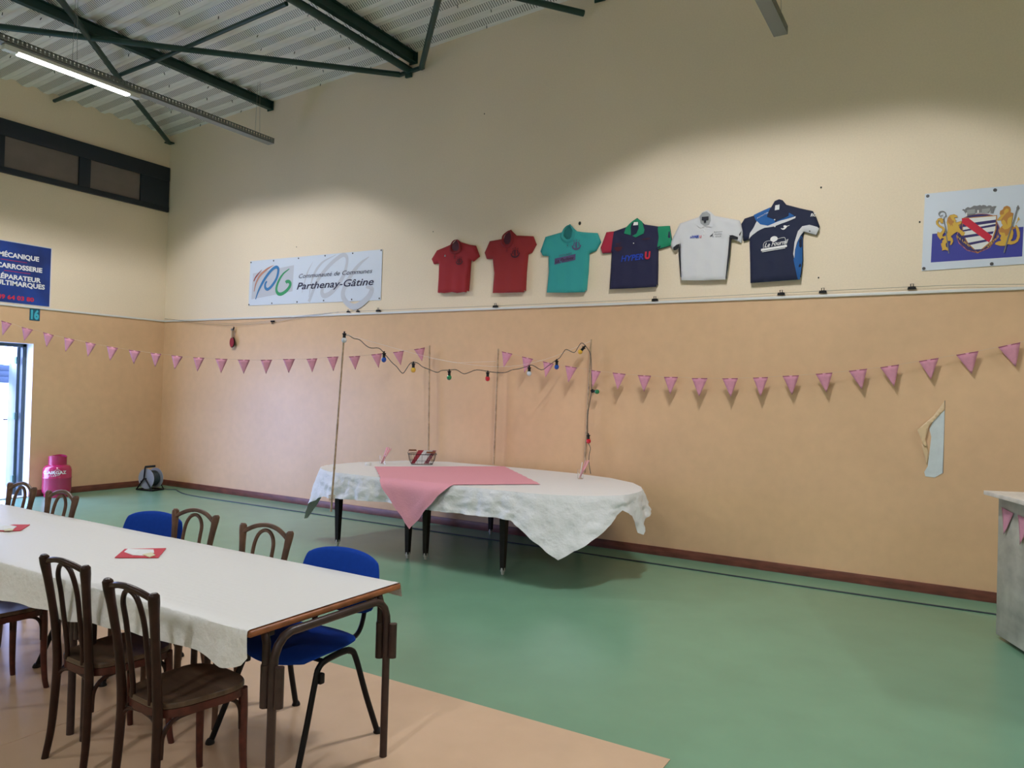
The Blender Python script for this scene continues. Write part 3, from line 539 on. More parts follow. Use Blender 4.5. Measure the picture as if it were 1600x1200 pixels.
# ------------------------------------------------------------------ long table: four tube-leg tables in a row
TZ = .775
def make_table():
    t = thing('school_table', 'brown tube-leg table at the near end of the long row', 'table', (8.52, -5.365, 0), 0, 'tables pushed together under the long paper cloth')
    mb = MB(); mb.box((0, 0, TZ-.014), (1.236, .885, .026), bev=.009, seg=3); tp = mb.build('table_top', 'edgewood', t)
    r = .0175
    for sx in (-1, 1):
        xx = sx*.628
        h = TZ-.045
        prof = [(.335, 0), (.335, .3), (.335, .60), (.330, .65), (.313, .69), (.285, .718), (.25, h), (0, h), (-.25, h), (-.285, .718), (-.313, .69), (-.330, .65), (-.335, .60), (-.335, .3), (-.335, 0)]
        pts = [(xx, a_, b_) for a_, b_ in prof]
        mb = MB(); mb.tube(pts, r, 14); arch = mb.build('leg_frame', 'browntube', t)
        for sy in (-1, 1):
            yy = sy*.335
            mb = MB()
            mb.tube([(xx+sx*.036, yy+sy*.0, .465), (xx+sx*.036, yy, .62)], .0185, 14); mb.box((xx+sx*.018, yy, .54), (.02, .006, .14))
            mb.tube([(xx-sx*.040, yy, .45), (xx-sx*.040, yy, .615)], .0200, 14); mb.box((xx-sx*.018, yy, .53), (.02, .006, .14))
            mb.tube([(xx-sx*.040, yy, .55), (xx-sx*.040, yy, .70), (xx-sx*.052, yy, .735), (xx-sx*.08, yy-sy*.01, .756)], .0165, 12)
            mb.build('stacking_sleeve', 'browntube', arch)
    mb = MB(); mb.box((0, .30, TZ-.045), (1.15, .03, .03)); mb.box((0, -.30, TZ-.045), (1.15, .03, .03)); mb.build('rail', 'browntube', t)
    return t
tb = make_table()
for i, lb in enumerate(['brown tube-leg table, second from the near end of the long row', 'brown tube-leg table, third from the near end of the long row', 'brown tube-leg table at the far left end of the long row']):
    dup(tb, (8.52-1.370*(i+1), -5.365, 0), 0, lb)

def drape(name, x0, x1, yN, yF, z, mt, label):
    """paper roll: flat top, hanging strip at both long sides, scalloped lower edge"""
    mb = MB(); nx = 220
    rows = []
    def prof(x, u):
        e = (x1-x)
        dn = interp([(4, .150), (7.9, .160), (8.35, .128), (8.85, .124), (9.02, .142), (9.10, .132), (9.13, .095)], x)[0]+.006*sin(x*7.1)+.004*sin(x*19+1)
        df = .06+.012*sin(x*4.2)
        return dn, df
    for i in range(nx+1):
        x = lerp(x0, x1, i/nx); dn, df = prof(x, 0); row = []
        wob = .004*sin(x*7)+.003*sin(x*17+1)
        # near hanging strip (bottom up)
        for k in range(7, 0, -1):
            t = k/7; zz = z-dn*t
            yy = yN-.006-.016*t-.010*sin(x*11+2*t)*t-.006*sin(x*23+1)*t + (noise.noise(Vector((x*5, zz*14, 3)))*.010*t)
            xx = x+ .0
            if x > x1-.10: yy += .025*t*((x-(x1-.10))/.10)
            row.append((xx, yy, zz-.002))
        row.append((x, yN-.003, z-.001))
        for k in range(0, 13):
            t = k/12; yy = lerp(yN+.006, yF-.006, t)
            row.append((x, yy, z+.0025+.0012*noise.noise(Vector((x*3, yy*3, 0)))+(0.0015 if x > x1-.03 else 0)))
        row.append((x, yF+.003+wob, z-.001))
        for k in range(1, 4):
            t = k/3; row.append((x, yF+.006+.012*t+wob, z-.001-df*t))
        rows.append([mb.v(p) for p in row])
    for a_, b_ in zip(rows, rows[1:]):
        for j in range(len(a_)-1): 
            mb.mi = 1 if 8 <= j <= 20 else 0
            mb.f([a_[j], b_[j], b_[j+1], a_[j+1]])
    o = mb.build(name, (mt, 'papertop'), ang=60)
    return tag(o, label, 'tablecloth')
drape('paper_tablecloth', 4.0, 9.128, -5.808, -4.922, TZ, 'paper', 'white embossed paper cloth covering the long row of tables')

# napkins with white cut-outs
def napkin(key, label, glabel):
    t = thing('napkin', label, 'napkin', (*DATA[key][0], TZ+.004))
    off = (DATA[key][0][0], DATA[key][0][1], TZ+.004)
    fm = lambda u, v, d: (u, v, d)
    mb = MB(); mb.prism(DATA[key], fm, TZ+.0045, TZ+.0085); mb.build('napkin_square', 'napred', t, off=off, smooth=False)
    t['group'] = 'red napkins on the long table'
    c = thing('cutlery_packet', glabel, 'paper decoration', (*DATA[key+'w'][0], TZ+.0095), group='white folded papers on the red napkins')
    off = (*DATA[key+'w'][0], TZ+.0095)
    mb = MB(); P = DATA[key+'w']; cx = sum(p[0] for p in P)/len(P); cy = sum(p[1] for p in P)/len(P)
    vs = [mb.v((p[0], p[1], TZ+.0095+.003*(i % 2))) for i, p in enumerate(P)]; vc = mb.v((cx, cy, TZ+.022)); vb = [mb.v((p[0], p[1], TZ+.0090)) for p in P]
    n = len(P)
    for i in range(n): mb.f([vs[i], vs[(i+1) % n], vc]); mb.f([vs[i], vb[i], vb[(i+1) % n], vs[(i+1) % n]])
    mb.f(vb[::-1]); mb.build('folded_card', 'napwhite', c, off=off, smooth=False)
    mb = MB(); mb.prism(DATA[key+'y'], fm, TZ+.010, TZ+.0135); o = mb.build('cream_slip', 'napy', c, off=off, smooth=False); o['label'] = 'small cream paper slip'
napkin('nap1', 'red paper napkin in the middle of the long table', 'white folded paper lying on the middle red napkin')
napkin('nap2', 'red paper napkin at the left edge of the picture on the long table', 'white folded paper lying on the left red napkin')

# ------------------------------------------------------------------ bentwood chairs
def make_wood_chair(wood, seat, rim, label, hw=.188, hs=.148, hf=.165, arc=.062):
    t = thing('bentwood_chair', label, 'chair', group='bentwood chairs around the long table')
    # seat: rounded trapezoid plan
    def plan(s=1.0, n=44):
        out = []
        for i in range(n):
            a_ = 2*pi*i/n; c_, s_ = cos(a_), sin(a_)
            e = .55
            x = (abs(c_)**e)*(1 if c_ >= 0 else -1); y = (abs(s_)**e)*(1 if s_ >= 0 else -1)
            wdt = lerp(.158, .198, (y+1)/2)
            if y > .0: y = y*(1-.06*x*x)
            out.append((x*wdt*s, .005+y*.198*s))
        return out
    mb = MB(); P = plan(); zt = .468
    rings = []
    for sc, zz in ((.94, zt-.024), (1, zt-.020), (1.0, zt-.005), (.985, zt), (.90, zt-.001), (.6, zt-.006), (.25, zt-.009)):
        rings.append([mb.v((x*sc, .005+(y-.005)*sc, zz)) for x, y in P])
    n = len(P)
    for a_, b_ in zip(rings, rings[1:]):
        for j in range(n): mb.f([a_[j], a_[(j+1) % n], b_[(j+1) % n], b_[j]])
    mb.f(rings[-1]); mb.f(rings[0][::-1]); mb.build('seat', seat, t)
    mb = MB(); rings = []
    for sc, zz in ((.90, zt-.024), (.985, zt-.024), (.985, zt-.056), (.90, zt-.056)):
        rings.append([mb.v((x*sc, .005+(y-.005)*sc, zz)) for x, y in P])
    for k in range(4):
        a_, b_ = rings[k], rings[(k+1) % 4]
        for j in range(n): mb.f([a_[j], a_[(j+1) % n], b_[(j+1) % n], b_[j]])
    mb.build('seat_rim', rim, t)
    for sx in (-1, 1):
        # rear post = leg and back upright in one bent piece
        pts = [(sx*hf, -.222, 0), (sx*lerp(hf, hs, .45), -.205, .12), (sx*lerp(hf, hs, .8), -.197, .27), (sx*hs, -.193, .42), (sx*hs, -.199, .52), (sx*lerp(hs, hw, .18), -.210, .64), (sx*lerp(hs, hw, .5), -.226, .76), (sx*lerp(hs, hw, .85), -.240, .86), (sx*hw, -.246, .905), (sx*hw, -.247, .915)]
        P3 = smooth_path(pts, 4); k = len(P3); rr = []
        for i in range(k):
            z_ = P3[i].z; rr.append(interp([(0, .0145), (.2, .017), (.45, .019), (.7, .0165), (.82, .018), (.88, .0215), (.905, .0205), (.915, .012)], z_)[0])
        mb = MB(); mb.tube(P3, rr, 12, up=(1, 0, 0)); mb.build('back_post', wood, t)
        pts = [(sx*.150, .165, zt-.03), (sx*.152, .170, .34), (sx*.154, .172, .18), (sx*.160, .178, .06), (sx*.167, .186, 0)]
        P3 = smooth_path(pts, 4); rr = [interp([(0, .0135), (.1, .0150), (.45, .020)], p.z)[0] for p in P3]
        mb = MB(); mb.tube(P3, rr, 12, up=(1, 0, 0)); mb.build('leg', rim if rim != seat else wood, t)
        # curved brackets seat to leg, front and rear and side
        mb = MB()
        mb.tube(smooth_path([(sx*.145, -.185, .27), (sx*.146, -.178, .36), (sx*.146, -.13, .405), (sx*.148, -.03, .412)], 5), .009, 8)
        mb.tube(smooth_path([(sx*.150, .160, .27), (sx*.150, .152, .36), (sx*.149, .11, .405), (sx*.148, .02, .412)], 5), .009, 8)
        mb.tube(smooth_path([(sx*.137, -.193, .27), (sx*.128, -.191, .36), (sx*.085, -.184, .405), (sx*.0, -.176, .412)], 5), .009, 8)
        mb.build('bracket', wood, t)
    mb = MB()
    P3 = smooth_path([(q*hw, -.256+.020*q*q, .912-arc*abs(q)**2.0+(.012 if arc > .05 else 0)) for q in (-.95, -.75, -.42, 0, .42, .75, .95)], 6)
    mb.tube(P3, .0128, 12); mb.build('top_rail', wood, t)
    mb = MB()
    P3 = smooth_path([(q*hw/.168, a_, b_) for q, a_, b_ in ((-.062, -.185, .455), (-.063, -.188, .52), (-.066, -.203, .64), (-.068, -.220, .76), (-.064, -.236, .835), (-.040, -.244, .880), (0, -.248, .897), (.040, -.244, .880), (.064, -.236, .835), (.068, -.220, .76), (.066, -.203, .64), (.063, -.188, .52), (.062, -.185, .455))], 5)
    mb.tube(P3, .0105, 10); mb.build('back_hoop', wood, t)
    return t
chA = make_wood_chair('chairwood', 'seatwood', 'seatrim', 'dark bentwood chair nearest the camera, under the near corner of the paper cloth', .168, .130, .152, .032)
chA.location = (8.697, -5.752, 0); chA.rotation_euler = (0, 0, R(-4))
dup(chA, (8.075, -5.67, 0), R(-1), 'dark bentwood chair left of the nearest one')
dup(chA, (6.96, -5.66, 0), R(2), 'dark bentwood chair at the left edge with only seat and legs in view')
chF = make_wood_chair('chairwood2', 'seatwood', 'chairwood2', 'worn brown bentwood chair next to the nearer blue chair')
chF.location = (8.123, -5.100, 0); chF.rotation_euler = (0, 0, R(180))
dup(chF, (7.421, -5.028, 0), R(181), 'worn brown bentwood chair on the far side, half covering a blue backrest')
dup(chF, (6.091, -5.115, 0), R(177), 'worn brown bentwood chair in front of the pink gas cylinder')
dup(chF, (5.485, -5.077, 0), R(177), 'worn brown bentwood chair farthest left, before the open doorway')

# ------------------------------------------------------------------ blue fabric chairs
def make_blue():
    t = thing('stacking_chair', 'blue fabric chair with black tube legs at the near end of the table', 'chair', group='blue fabric chairs on the far side of the table')
    def pad(fc, nu, nv, th):
        mb = MB(); F = []; B = []
        for i in range(nu+1):
            F.append([mb.v(fc(i/nu*2-1, j/nv*2-1, 1)) for j in range(nv+1)]); B.append([mb.v(fc(i/nu*2-1, j/nv*2-1, -1)) for j in range(nv+1)])
        for i in range(nu):
            for j in range(nv):
                mb.f([F[i][j], F[i+1][j], F[i+1][j+1], F[i][j+1]]); mb.f([B[i][j], B[i][j+1], B[i+1][j+1], B[i+1][j]])
        for i in range(nu): mb.f([F[i][0], B[i][0], B[i+1][0], F[i+1][0]]); mb.f([F[i][nv], F[i+1][nv], B[i+1][nv], B[i][nv]])
        for j in range(nv): mb.f([F[0][j], F[0][j+1], B[0][j+1], B[0][j]]); mb.f([F[nu][j], B[nu][j], B[nu][j+1], F[nu][j+1]])
        return mb
    def squircle(u, v, k=.32):
        # square -> rounded square
        x = u*sqrt(max(0, 1-k*v*v*.5*abs(u)**3)); y = v*sqrt(max(0, 1-k*u*u*.9*abs(v)**3)); return x, y
    def seatf(u, v, s):
        x, y = squircle(u, v, .55); ed = max(abs(u), abs(v)); th = .020*(1-.85*ed**6)
        z = .462 - .030*max(0, y)**3 + .010*max(0, -y)**2 + .012*x*x
        return (x*.243*(1+.02*y), y*.220-.005, z+s*th)
    def backf(u, v, s):
        x, z = squircle(u, v, .48); ed = max(abs(u), abs(v)); th = .017*(1-.85*ed**6)
        wdt = .266-.008*z*z
        y = -.262 - .055*(z+1)/2 + .035*x*x
        return (x*wdt, y+s*th, .712+z*.155)
    pad(seatf, 18, 16, .02).build('seat', 'bluefab', t, ang=70)
    pad(backf, 18, 14, .02).build('backrest', 'bluefab', t, ang=70)
    for sx in (-1, 1):
        P3 = smooth_path([(sx*.285, .265, .01), (sx*.262, .19, .20), (sx*.240, .125, .37), (sx*.232, .098, .418), (sx*.230, .05, .440), (sx*.230, -.06, .448), (sx*.231, -.115, .436), (sx*.236, -.145, .39), (sx*.258, -.20, .20), (sx*.282, -.262, .01)], 5)
        mb = MB(); mb.tube(P3, .0125, 10, flat=1.25); fr_ = mb.build('leg_frame', 'black', t)
        for P_ in ((sx*.286, .267, .008), (sx*.283, -.264, .008)):
            mb = MB(); mb.lathe([(.020, -.008), (.022, 0), (.018, .012), (.012, .02)], P_, 14); mb.build('foot_cap', 'blackplastic', fr_)
        mb = MB(); mb.tube(smooth_path([(sx*.10, -.10, .436), (sx*.125, -.19, .440), (sx*.150, -.245, .47), (sx*.165, -.268, .55), (sx*.165, -.285, .68)], 5), .011, 8, flat=1.4); mb.build('back_support', 'black', t)
        mb = MB(); mb.box((sx*.247, .10, .375), (.03, .03, .05), bev=.008); mb.build('glide_clip', 'blackplastic', fr_)
    mb = MB(); mb.tube([(-.232, .06, .436), (.232, .06, .436)], .011, 8); mb.tube([(-.232, -.10, .436), (.232, -.10, .436)], .011, 8); mb.build('cross_bar', 'black', t)
    return t
b2 = make_blue(); b2.location = (8.685, -5.125, 0); b2.rotation_euler = (0, 0, R(180))
dup(b2, (7.03, -5.05, 0), R(186), 'blue fabric chair on the far side, its backrest half hidden by a bentwood chair')

# ------------------------------------------------------------------ party table against the wall
T2 = .806
def make_oval(label, mir, x0, legs):
    t = thing('half_oval_table', label, 'table', (x0, -1.0, 0), group='half-oval tables pushed together under the white paper')
    out = [(0, -.92), (0, .85), (1.0, .80), (1.45, .66), (1.80, .42), (2.04, .06), (2.12, -.30), (1.98, -.62), (1.70, -.84), (1.35, -.92)]
    sc = .965 if mir > 0 else .665
    P = [(mir*a_*sc, b_) for a_, b_ in out]
    if mir < 0: P = P[::-1]
    P = [P[i] for i in range(len(P))]
    mb = MB(); mb.prism(P, lambda u, v, d: (u, v, d), T2-.028, T2); mb.build('table_top', 'edgewood', t, smooth=False)
    mb = MB()
    lx = [l[0]-x0 for l in legs]; ly = [l[1]+1.0 for l in legs]
    mb.box(((min(lx)+max(lx))/2, min(ly), T2-.075), (max(lx)-min(lx), .022, .09)); mb.box(((min(lx)+max(lx))/2, max(ly), T2-.075), (max(lx)-min(lx), .022, .09))
    mb.box((min(lx), (min(ly)+max(ly))/2, T2-.075), (.022, max(ly)-min(ly), .09)); mb.box((max(lx), (min(ly)+max(ly))/2, T2-.075), (.022, max(ly)-min(ly), .09))
    mb.build('apron', 'darkwood', t, smooth=False)
    for lx_, ly_ in zip(lx, ly):
        mb = MB(); n = 4; rings = []
        for z_, h_ in ((.045, .019), (.10, .021), (.45, .030), (T2-.03, .036)):
            rings.append([mb.v((lx_+sx*h_, ly_+sy*h_, z_)) for sx, sy in ((-1, -1), (1, -1), (1, 1), (-1, 1))])
        for a_, b_ in zip(rings, rings[1:]):
            for j in range(4): mb.f([a_[j], a_[(j+1) % 4], b_[(j+1) % 4], b_[j]])
        mb.f(rings[0][::-1]); mb.f(rings[-1]); lg = mb.build('leg', 'darkwood', t, smooth=False)
        mb = MB(); mb.lathe([(.006, 0), (.014, .004), (.014, .02), (.022, .035), (.022, .062), (.019, .07)], (lx_, ly_, 0), 12); mb.build('metal_foot', 'lime', lg)
    return t
make_oval('dark-legged half-oval table forming the left half under the white paper', -1, 6.735, [(5.70, -1.75), (6.67, -1.77), (6.64, -.18), (5.70, -.20)])
make_oval('dark-legged half-oval table forming the right half under the white paper', 1, 6.745, [(6.84, -1.70), (7.78, -1.755), (7.81, -.20), (6.84, -.20)])

# white paper over both tables: top plus hanging border; (x, y, z of lower edge, outward push)
ZT = T2+.004
RIM = [(5.95, -.13, .62, .02), (5.50, -.38, .60, .03), (5.24, -.95, .60, .03), (5.22, -1.30, .56, .03), (5.24, -1.48, .50, .04), (5.28, -1.56, .22, .17), (5.33, -1.66, .24, .17), (5.40, -1.74, .42, .10), (5.52, -1.83, .50, .05), (5.66, -1.91, .545, .03), (5.85, -1.955, .548, .03), (6.2, -1.965, .565, .03),
       (6.6, -1.965, .58, .03), (7.0, -1.965, .555, .03), (7.35, -1.965, .565, .04), (7.6, -1.965, .567, .05), (7.85, -1.965, .575, .05), (8.00, -1.96, .565, .06), (8.11, -1.95, .50, .08), (8.22, -1.93, .42, .10), (8.33, -1.90, .34, .12), (8.415, -1.87, .277, .14), (8.50, -1.82, .34, .14), (8.58, -1.77, .405, .13), (8.66, -1.70, .475, .11), (8.73, -1.63, .55, .09), (8.78, -1.57, .62, .07),
       (8.82, -1.50, .685, .05), (8.855, -1.40, .63, .05), (8.865, -1.32, .47, .06), (8.87, -1.24, .44, .07), (8.865, -1.15, .56, .08), (8.84, -1.00, .60, .09), (8.74, -.78, .60, .07), (8.55, -.52, .58, .05), (8.2, -.28, .60, .03), (7.7, -.14, .62, .02), (7.1, -.10, .62, .02), (6.5, -.10, .62, .02)]
Pq = [Vector((a_, b_, 0)) for a_, b_, c_, d_ in RIM]; cxy = Vector((7.1, -1.02, 0))
dense = []
nR = len(RIM)
for i in range(nR):
    a_, b_ = RIM[i], RIM[(i+1) % nR]; L_ = (Pq[(i+1) % nR]-Pq[i]).length; k_ = max(2, int(L_/.022))
    for j in range(k_):
        t_ = j/k_; dense.append([lerp(a_[q], b_[q], t_) for q in range(4)])
mb = MB(); nD = len(dense); rings = []
def nrm(i):
    a_ = Vector(dense[(i-3) % nD][:2]); b_ = Vector(dense[(i+3) % nD][:2]); t_ = (b_-a_).normalized(); n_ = Vector((t_.y, -t_.x))
    c_ = Vector(dense[i][:2])-cxy.xy
    return n_ if n_.dot(c_) > 0 else -n_
NR = [nrm(i) for i in range(nD)]
levels = [-.0, .03, .08, .15, .22, .3, .38, .46, .54, .62, .70, .78, .86, .93, 1.0]
s_ = 0
S_ = []
for i in range(nD):
    S_.append(s_); s_ += (Vector(dense[(i+1) % nD][:2])-Vector(dense[i][:2])).length
for lv in levels:
    ring = []
    for i in range(nD):
        x, y, zb, out = dense[i]; n_ = NR[i]; drop = ZT-zb
        o_ = .008*min(1, lv*12) + (out-.01)*lv**1.1
        q = S_[i]
        fold = (.014*sin(q*13+1.3)+.010*sin(q*29+.5)+.007*sin(q*47))*lv**.8
        cr_ = noise.noise(Vector((q*7, lv*drop*12, 1.7)))*.018*min(1, lv*3) + noise.noise(Vector((q*17, lv*drop*26, 5.1)))*.011*min(1, lv*3) + abs(noise.noise(Vector((q*11+lv*3, lv*drop*20, 9.1))))*.014*min(1, lv*3)
        zz = ZT-drop*lv - (.004 if lv > 0 else 0)
        oo = max(o_+fold*.8+cr_, .006*min(1, lv*10)+.0)
        yy_ = y+n_.y*oo
        ring.append(mb.v((x+n_.x*oo, min(yy_, -.03), zz)))
    rings.append(ring)
for a_, b_ in zip(rings, rings[1:]):
    for j in range(nD): mb.f([a_[j], a_[(j+1) % nD], b_[(j+1) % nD], b_[j]])
mb.mi = 1
inner = rings[0]
for sc in (.985, .9, .7, .45, .2):
    ring = []
    for i in range(nD):
        p_ = cxy.lerp(Vector((dense[i][0], dense[i][1], 0)), sc)
        ring.append(mb.v((p_.x, p_.y, ZT+.0015*noise.noise(Vector((p_.x*4, p_.y*4, 0))))))
    for j in range(nD): mb.f([inner[j], inner[(j+1) % nD], ring[(j+1) % nD], ring[j]])
    inner = ring
vc = mb.v((cxy.x, cxy.y, ZT))
for j in range(nD): mb.f([inner[j], inner[(j+1) % nD], vc])
M['papertop2'] = mat('white_paper_top', (.76, .75, .75), .5, bump=.15, bscale=9)
tag(mb.build('paper_tablecloth', ('paper2', 'papertop2'), ang=50), 'crumpled white paper cloth hanging in points over the table by the wall', 'tablecloth')

# pink cloth laid diagonally, one corner hanging over the front
mb = MB(); n = 44
A_, B_, C_, D_ = Vector((5.75, -1.25, 0)), Vector((6.77, -.12, 0)), Vector((7.93, -1.34, 0)), Vector((6.90, -2.43, 0))
grid = []
yed = -1.975
for i in range(n+1):
    row = []
    for j in range(n+1):
        u, v = i/n, j/n
        p_ = (A_*(1-u)+B_*u)*(1-v) + (D_*(1-u)+C_*u)*v
        p_.x += .006*sin(p_.y*40); z_ = ZT+.006+.0015*noise.noise(Vector((p_.x*6, p_.y*6, 2)))
        z_ += .006*max(0, 1-abs(p_.x-6.15-.2*(p_.y+1))/.02) if False else 0
        if p_.y < yed:
            ov = yed-p_.y
            f_ = .018*sin((p_.x-.5*ov)*9+.6)*min(1, ov*4)
            cre = .010*max(0, 1-abs((p_.x*.85+ov*.9)-6.16)/.03)+.010*max(0, 1-abs((p_.x*.85-ov*.55)-5.63)/.03)
            y_ = yed-.034-.10*min(ov, .08)/.08*.25-f_-cre-.02*min(1, ov*3); z_ = ZT+.004-ov
            if ov < .03: y_ = lerp(yed, y_, ov/.03)
            p_ = Vector((p_.x, y_, 0))
        row.append(mb.v((p_.x, p_.y, z_)))
    grid.append(row)
for i in range(n):
    for j in range(n): mb.f([grid[i][j], grid[i+1][j], grid[i+1][j+1], grid[i][j+1]])
tag(mb.build('pink_overlay_cloth', 'pinkcloth', ang=60), 'dusty pink cloth square laid diagonally, its corner hanging off the front', 'tablecloth')

# wire basket with leaflets
bk = thing('wire_basket', 'dark wire basket with brown handles on the party table', 'basket', (5.93, -.62, ZT), R(37))
mb = MB()
def ell(a_, b_, z_, n=28): return [(a_*(abs(cos(t))**.6)*(1 if cos(t) > 0 else -1), b_*(abs(sin(t))**.6)*(1 if sin(t) > 0 else -1), z_) for t in [2*pi*k/n for k in range(n)]]
for a_, b_, z_, r_ in ((.125, .085, .006, .003), (.15, .10, .05, .0018), (.165, .11, .125, .004)): mb.tube(ell(a_, b_, z_), r_, 6, closed=True)
lo_, md_, hi_ = ell(.125, .085, .006), ell(.15, .10, .05), ell(.165, .11, .125)
for k in range(28): mb.tube([lo_[k], md_[k], hi_[k]], .0014, 5)
for k in range(-3, 4): mb.tube([(k*.035, -.08, .006), (k*.035, .08, .006)], .0014, 5)
mb.build('wire_body', 'black', bk)
for gx, gy, gz, gl in ((-.115, .085, .160, .045), (.105, -.085, .150, .055)):
    mb = MB(); mb.tube([(gx-gl-.012, gy, .122), (gx-gl, gy*.9, gz), (gx+gl, gy*.9, gz), (gx+gl+.012, gy, .122)], .0025, 6); h_ = mb.build('handle_wire', 'black', bk)
    mb = MB(); mb.tube([(gx-gl*.95, gy*.9, gz), (gx+gl*.95, gy*.9, gz)], .010, 10); mb.build('handle_grip', 'handle', h_)
def leaflet(lx, tilt, mt, label, wd=.15, hh=.15):
    o = MB(); Mx = Matrix.Translation((5.93, -.62, ZT)) @ Matrix.Rotation(R(37), 4, 'Z') @ Matrix.Translation((lx, -.0, .018)) @ Matrix.Rotation(tilt, 4, 'Y') @ Matrix.Translation((0, 0, .085))
    r_ = bmesh.ops.create_cube(o.bm, size=1, matrix=Mx @ Matrix.Diagonal((.010, wd, hh, 1)))
    return tag(o.build('leaflet', mt, smooth=False), label, 'leaflet', 'leaflets standing in the wire basket')
def leafflat(x0, x1, x2, x3, yy, mt, label):
    """leaflet leaning inside the basket, showing its broad face to the front"""
    Mx = Matrix.Translation((5.93, -.62, ZT)) @ Matrix.Rotation(R(37), 4, 'Z')
    o = MB(); o.prism([(x0, .012), (x1, .012), (x2, .172), (x3, .172)], lambda u, v, d: Mx @ Vector((u, d-.15*v, v)), yy, yy+.006)
    return tag(o.build('leaflet', mt, smooth=False), label, 'leaflet', 'leaflets standing in the wire basket')
leafflat(-.13, -.085, .02, -.045, -.030, 'leafred', 'dark red leaflet leaning at the left in the basket')
leafflat(-.085, .02, .125, .02, -.036, 'napwhite', 'white lined leaflet leaning in the middle of the basket')
leafflat(.025, .075, .165, .10, -.030, 'leafpat', 'dark pink patterned leaflet leaning at the right in the basket')

# glasses with straws
def glass(x, y, label, ns, lean, sl):
    t = thing('drinking_glass', label, 'glass', (x, y, ZT), group='glasses holding straws on the party table')
    mb = MB(); mb.lathe([(.0, .0), (.030, .0), (.036, .10), (.0345, .10), (.0285, .006), (0, .006)], (0, 0, 0), 24, cap=False); mb.build('glass_body', 'glass', t)
    for k in range(ns):
        q = random.Random(k+int(x*10)); a_ = q.uniform(-.35, .35)
        b0 = Vector((x+q.uniform(-.008, .008)-lean*.012, y+q.uniform(-.012, .012), ZT+.010)); tp = Vector((x+lean*(.030+.014*k), y+lean*.025+q.uniform(-.012, .012), ZT+.190+q.uniform(-.014, .010)))
        if k == 0 and sl == 1: tp = Vector((x+.012, y+.005, ZT+.175))
        mb = MB(); mb.tube([b0, tp], .0048, 8)
        tag(mb.build('straw', 'straww' if (k == 0 and sl == 1) else 'straw'), ('white paper straw upright in the right glass' if (k == 0 and sl == 1) else 'pink paper straw in the %s glass on the party table' % ('left' if sl == 0 else 'right')), 'straw', 'straws in the %s glass' % ('left' if sl == 0 else 'right'))
glass(5.58, -.92, 'small clear glass of pink straws, left on the party table', 6, 1, 0)
glass(8.00, -.60, 'small clear glass of pink straws, right end of the party table', 5, 1, 1)
mb = MB(); mb.lathe([(.0, 0), (.030, 0), (.036, .012), (.034, .03), (.024, .036), (0, .036)], (5.59, -1.18, ZT), 20, cap=False)
tag(mb.build('white_pot', 'white'), 'small round white pot left of the straw glass', 'pot')

# bamboo canes, string of coloured bulbs
def cane(P, label):
    mb = MB(); a_, b_ = Vector(P[0]), Vector(P[1]); L_ = (b_-a_).length; pts = []; rr = []
    k = int(L_/.02)
    for i in range(k+1):
        pts.append(a_.lerp(b_, i/k)); rr.append(.0105*(1-.15*i/k)+(.0022 if i % 11 == 0 else 0))
    mb.tube(pts, rr, 8); return tag(mb.build('bamboo_cane', 'bamboo'), label, 'cane', 'bamboo canes standing at the party table')
yP1 = -2.06
cane([(5.92, -2.09, .43), (6.027, -2.09, 2.262)], 'bamboo cane tied at the front left table leg, tallest')
cane([(5.62, -.085, .82), (5.585, -.085, 2.258)], 'thin upright cane behind the wire basket')
cane([(6.60, -.085, .82), (6.618, -.085, 2.212)], 'thin upright cane in the middle of the back edge')
cane([(7.80, -.085, .82), (7.838, -.085, 2.31)], 'cane at the right end carrying the bulb cable')
mb = MB()
for z_ in (.55, .57, .59): mb.tube([(5.925+.03*cos(t), -2.09+.03*sin(t), z_+.004*sin(t)) for t in [2*pi*k/12 for k in range(12)]], .003, 5, closed=True)
tag(mb.build('cane_tie', 'bamboo'), 'string tie wound round the front left cane', 'tie')

BP = [((5.83, -2.075, 2.155), 'white', 0), ((6.115, -1.62, 2.03), 'blue', 0), ((6.34, -1.36, 1.94), 'yellow', 0), ((6.625, -1.09, 1.878), 'green', 0), ((6.945, -.81, 1.878), 'red', 0), ((7.297, -.52, 1.952), 'white', 0), ((7.537, -.323, 2.036), 'blue', 0), ((7.773, -.136, 2.203), 'yellow', 1)]
BP = [((6.028, -2.09, 2.236), 'white', 0), ((6.279, -1.765, 2.054), 'blue', 0), ((6.476, -1.525, 1.96), 'yellow', 0), ((6.729, -1.231, 1.893), 'green', 0), ((7.012, -.917, 1.894), 'red', 0), ((7.332, -.577, 1.966), 'white', 0), ((7.552, -.352, 2.049), 'blue', 0), ((7.775, -.14, 2.215), 'yellow', 1), ((7.885, -.11, 1.735), 'green', 2), ((7.842, -.10, 1.235), 'red', 3)]
